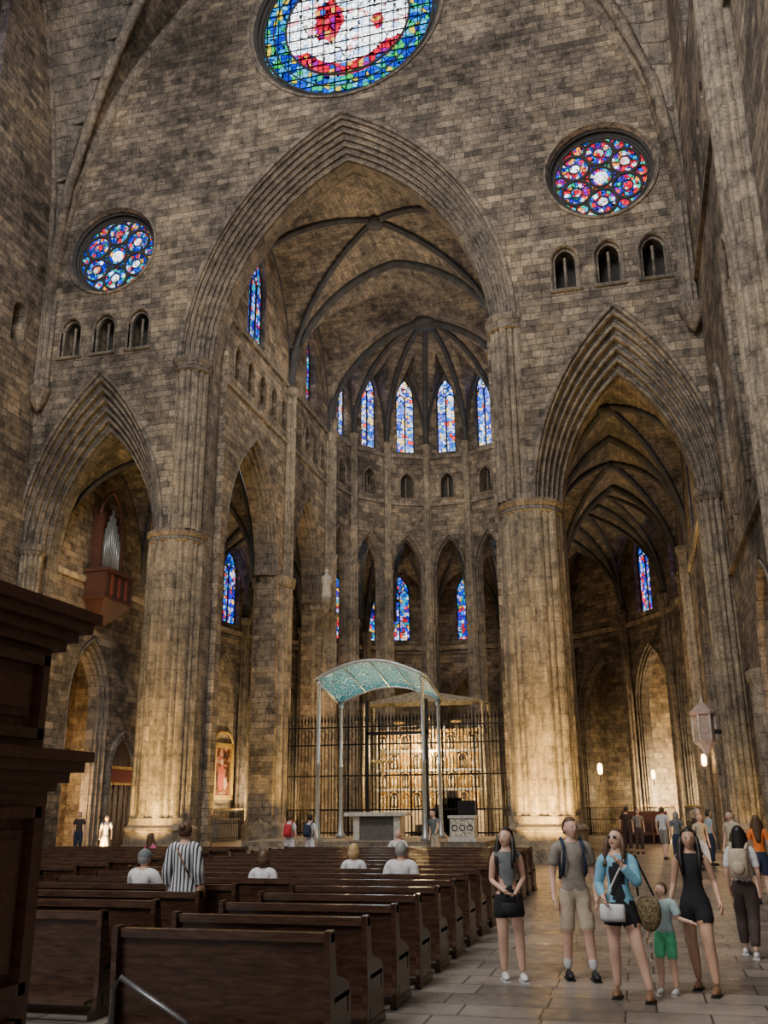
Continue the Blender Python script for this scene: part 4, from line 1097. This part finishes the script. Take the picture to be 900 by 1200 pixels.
person('woman_walking', (1.26, 14.2, 0), radians(165), 1.62, True, feet={'L': (.1, -.2, 0), 'R': (-.1, .18, .0)}, top=C_WHITE, sleeve=.8, topz=.98, bot=C_BROWN, leg=1.85, shoe=C_SHOEW,
       hair=HB, style='long', head=(20, 0), near=True, extra=lambda mb, HM, P, idx, dz: backpack(mb, C_SAND, 1.22))
person('man_standing', (2.2, 13.9, 0), radians(120), 1.74, False, top=C_ORANGE, sleeve=.8, topz=.93, bot=C_NAVY, leg=1.0, hair=HBR, loose=.03)
person('man_sitting', (-6.78, 12.72, 0), pi-.2, 1.74, sit=True, top=C_WHITE, sleeve=.9, hair=HG, style='cap', head=(15, 0), near=True, loose=.03, arms={'L': ((.25, -.1, 1.13), (.15, -.33, 1.02)), 'R': ((-.25, -.1, 1.13), (-.15, -.33, 1.02))})
def ex5(mb, HM, P, idx, dz):
    strap(mb, C_TAN, -1, .013, (-.2, .0, .92)); mb.ell((-.24, .02, .84), (.06, .13, .11), C_TAN)
person('woman_standing', (-5.82, 12.0, 0), pi+.1, 1.74, True, top=M_STRIPE, sleeve=1.6, topz=.80, bot=C_NAVY, leg=1.9, hair=HBR, style='bun', head=(-10, 0), near=True, loose=.035, extra=ex5)
person('woman_sitting', (-5.42, 13.8, 0), pi, 1.68, True, sit=True, top=C_WHITE, sleeve=.8, hair=HBR, style='bob', near=True, loose=.022)
person('woman_sitting', (-4.68, 16.0, 0), pi+.1, 1.68, True, sit=True, top=C_WHITE, sleeve=.5, hair=HBL, style='bob', near=True)
person('man_sitting', (-3.6, 14.88, 0), pi, 1.76, sit=True, top=C_WHITE, sleeve=.8, hair=HG, style='short', near=True, loose=.03)
person('man_sitting', (-5.8, 23.7, 0), pi, 1.72, sit=True, top=C_WHITE, sleeve=.8, style='bald')
person('woman_sitting', (-11.9, 22.6, 0), pi-.4, 1.65, True, sit=True, top=C_PINK, sleeve=.3, hair=HBR, style='long')
person('woman_standing', (-10.55, 29.0, 0), pi, 1.68, True, top=C_WHITE, bot=C_WHITE, leg=.8, hair=HBR, style='short', extra=lambda mb, HM, P, idx, dz: backpack(mb, C_RED))
person('woman_standing', (-9.95, 29.2, 0), pi-.2, 1.66, True, top=C_WHITE, bot=C_WHITE, leg=1.2, hair=HB, style='short', extra=lambda mb, HM, P, idx, dz: backpack(mb, C_NAVY))
person('man_standing', (-6.35, 31.0, 0), -.6, 1.76, top=C_GREY, bot=C_SAND, leg=1.0, hair=HB, lean=.15, arms={'L': ((.3, -.2, 1.2), (.42, -.4, 1.05)), 'R': (None, None)})
person('woman_walking', (-19.0, 32.6, 0), .5, 1.66, True, top=C_WHITE, bot=C_BEIGE, leg=1.7, hair=HBR, style='long', feet={'L': (.1, -.15, 0), 'R': (-.1, .15, 0)})
person('man_standing', (-22.4, 36.3, 0), .3, 1.72, top=C_BROWN, bot=C_NAVY, leg=1.9, hair=HB)
person('woman_standing', (-.1, 40.2, 0), .2, 1.68, True, top=C_BEIGE, bot=C_BROWN, leg=1.8, hair=HBR, style='bob')
person('man_standing', (-.55, 40.6, 0), pi, 1.76, top=C_BROWN, bot=C_BROWN, leg=1.8, hair=HB)
person('man_standing', (2.02, 24.2, 0), -.8, 1.74, top=C_SAND, bot=C_BEIGE, leg=.9, hair=HBR)
person('woman_standing', (2.25, 21.2, 0), pi, 1.66, True, top=C_ORANGE, bot=C_NAVY, leg=.9, hair=HBR, style='long')
person('man_standing', (1.65, 31, 0), 1, 1.74, top=C_BLACK, bot=C_BROWN, leg=1.9, hair=HG)
person('woman_standing', (1.1, 33, 0), pi, 1.64, True, top=C_GREY, bot=C_NAVY, leg=1.9, hair=HG, style='bob')
person('woman_standing', (2.1, 33.2, 0), 2, 1.66, True, top=C_TEAL, bot=C_NAVY, leg=1.9, hair=HB, style='short')
person('woman_walking', (1.5, 27.5, 0), .4, 1.64, True, top=C_SAND, bot=C_WHITE, leg=1.2, hair=HBL, style='bob', feet={'L': (.1, -.18, 0), 'R': (-.1, .15, 0)})
person('man_walking', (.75, 36.5, 0), 2.6, 1.76, top=C_WHITE, bot=C_BEIGE, leg=1.0, hair=HBR, feet={'L': (.1, -.18, 0), 'R': (-.1, .15, 0)})

# ------------------------------------------------------------------ lights
def pt(x, y, z, e, c=(1, .62, .28), r=.15):
    l = bpy.data.lights.new('lamp', 'POINT'); l.energy = e; l.color = c; l.shadow_soft_size = r
    o = bpy.data.objects.new('lamp_and_fill_point', l); o.location = (x, y, z); COL.objects.link(o)  # shared by the warm lamps and the added choir and canopy fills
def spot(loc, tgt, e, c=(1, .68, .32), ang=60, blend=.8, r=.1):
    l = bpy.data.lights.new('spot', 'SPOT'); l.energy = e; l.color = c; l.spot_size = radians(ang); l.spot_blend = blend; l.shadow_soft_size = r
    o = bpy.data.objects.new('floor_uplight', l); o.location = loc; COL.objects.link(o)
    o.rotation_euler = (Vector(tgt)-Vector(loc)).to_track_quat('-Z', 'Y').to_euler()
for x, y, z, e in LT: pt(x, y, z, e)
W = (1, .62, .17)
for sx in (-1, 1):
    xp = XC+sx*7.45
    spot((xp-.9, 32.3, .15), (xp, 34.2, 3.8), 2600, W, 80)
    spot((xp+.9, 32.3, .15), (xp, 34.2, 3.8), 2600, W, 80)
    spot((xp, 31.4, .15), (xp, 34.4, 9.5), 2300, W, 48)
    spot((xp-sx*2.2, 37.4, .8), (xp, 35.8, 6), 600, W, 70)
    spot((XC+sx*3.9, 42.0, .8), (XC+sx*6.2, 44, 6), 1600, W, 75)
    spot((XC+sx*9.5, 42.5, .2), (XC+sx*7.2, 44, 6), 700, W, 75)
    spot((XC+sx*12.2, 37.5, .2), (XC+sx*10.6, 41, 18), 600, (1, .82, .6), 80)
    spot((XC+sx*10.6, 46.5, .2), (XC+sx*10.6, 48, 18), 600, (1, .82, .6), 80)
spot((XC+14.0, 32.0, .15), (XC+14.2, 34.2, 4), 400, W, 80)
spot((XC+13.9, 24.5, .15), (XC+14.6, 26, 5), 300, W, 90)
pt(XC, 47.0, 4.5, 1500, (1, .64, .26), .3); pt(XC+3.6, 46.5, 3, 400, (1, .6, .22)); pt(XC-3.4, 46.5, 3, 400, (1, .6, .22))
for deg, e in ((-60, 600), (-40, 300), (-20, 300), (0, 350), (20, 300), (40, 300), (60, 1900), (80, 700)):
    a = radians(deg); x, y = opt(a, BR+1.3)
    pt(x, y, 2.2, e, (1, .74, .42), .2)
x, y = opt(radians(-76), BR-2.4); spot((x, y, 1.2), opt(radians(-76.5), BR+.4)+(5.0,), 1500, (1, .76, .44), 110)
pt(XC-BR-1.5, 39.4, 2.2, 550); pt(XC-BR-1.5, 47.3, 2.2, 400); pt(XC+BR+1.5, 39.9, 2.2, 400); pt(XC+BR+1.5, 47.3, 2.2, 500); pt(XC+NW+1.8, 27.2, 3, 500)
pt(XC, 41, 22, 850, (1, .93, .84), 1.5); pt(XC, 50, 21.5, 480, (1, .93, .84), 1.5)  # added fill points in mid-air to brighten the choir and apse vaults
pt(XC, 39.6, 5.2, 110, (.8, .95, 1), .4)  # added cool fill under the canopy, no fixture there
def area(loc, tgt, sx, sy, e, c=(1, .96, .92)):
    l = bpy.data.lights.new('nave_fill_light', 'AREA'); l.shape = 'RECTANGLE'; l.size = sx; l.size_y = sy; l.energy = e; l.color = c
    o = bpy.data.objects.new('nave_fill_light', l); o.location = loc; COL.objects.link(o)
    o.rotation_euler = (Vector(tgt)-Vector(loc)).to_track_quat('-Z', 'Y').to_euler()
area((XC+2, 4, 34), (XC, 34, 22), 16, 8, 8500)  # unseen area fill added behind the camera to light the east wall
area((-9, -2, 16), (-1, 12, 1), 6, 6, 2200)  # unseen area fill added to brighten the foreground people

w = bpy.data.worlds.new('world'); scene.world = w; w.use_nodes = True
bg = w.node_tree.nodes['Background']; bg.inputs[0].default_value = (.88, .9, 1.0, 1); bg.inputs[1].default_value = .47

# ------------------------------------------------------------------ camera
cam = bpy.data.cameras.new('camera'); cam.sensor_fit = 'VERTICAL'; cam.sensor_height = 36; cam.lens = 1100/1200*36; cam.clip_end = 300
co = bpy.data.objects.new('camera', cam); COL.objects.link(co)
p = radians(17.27); th = radians(14.4); ro = radians(.5)
Fv = Vector((-sin(th)*cos(p), cos(th)*cos(p), sin(p))); Rv = Vector((cos(th), sin(th), 0)); Uv = Rv.cross(Fv)
R2 = Rv*cos(ro)-Uv*sin(ro); U2 = Uv*cos(ro)+Rv*sin(ro)
Mx = Matrix.Identity(4)
for i in range(3): Mx[i][0] = R2[i]; Mx[i][1] = U2[i]; Mx[i][2] = -Fv[i]
Mx.translation = Vector((0, 0, 1.95))
co.matrix_world = Mx
scene.camera = co
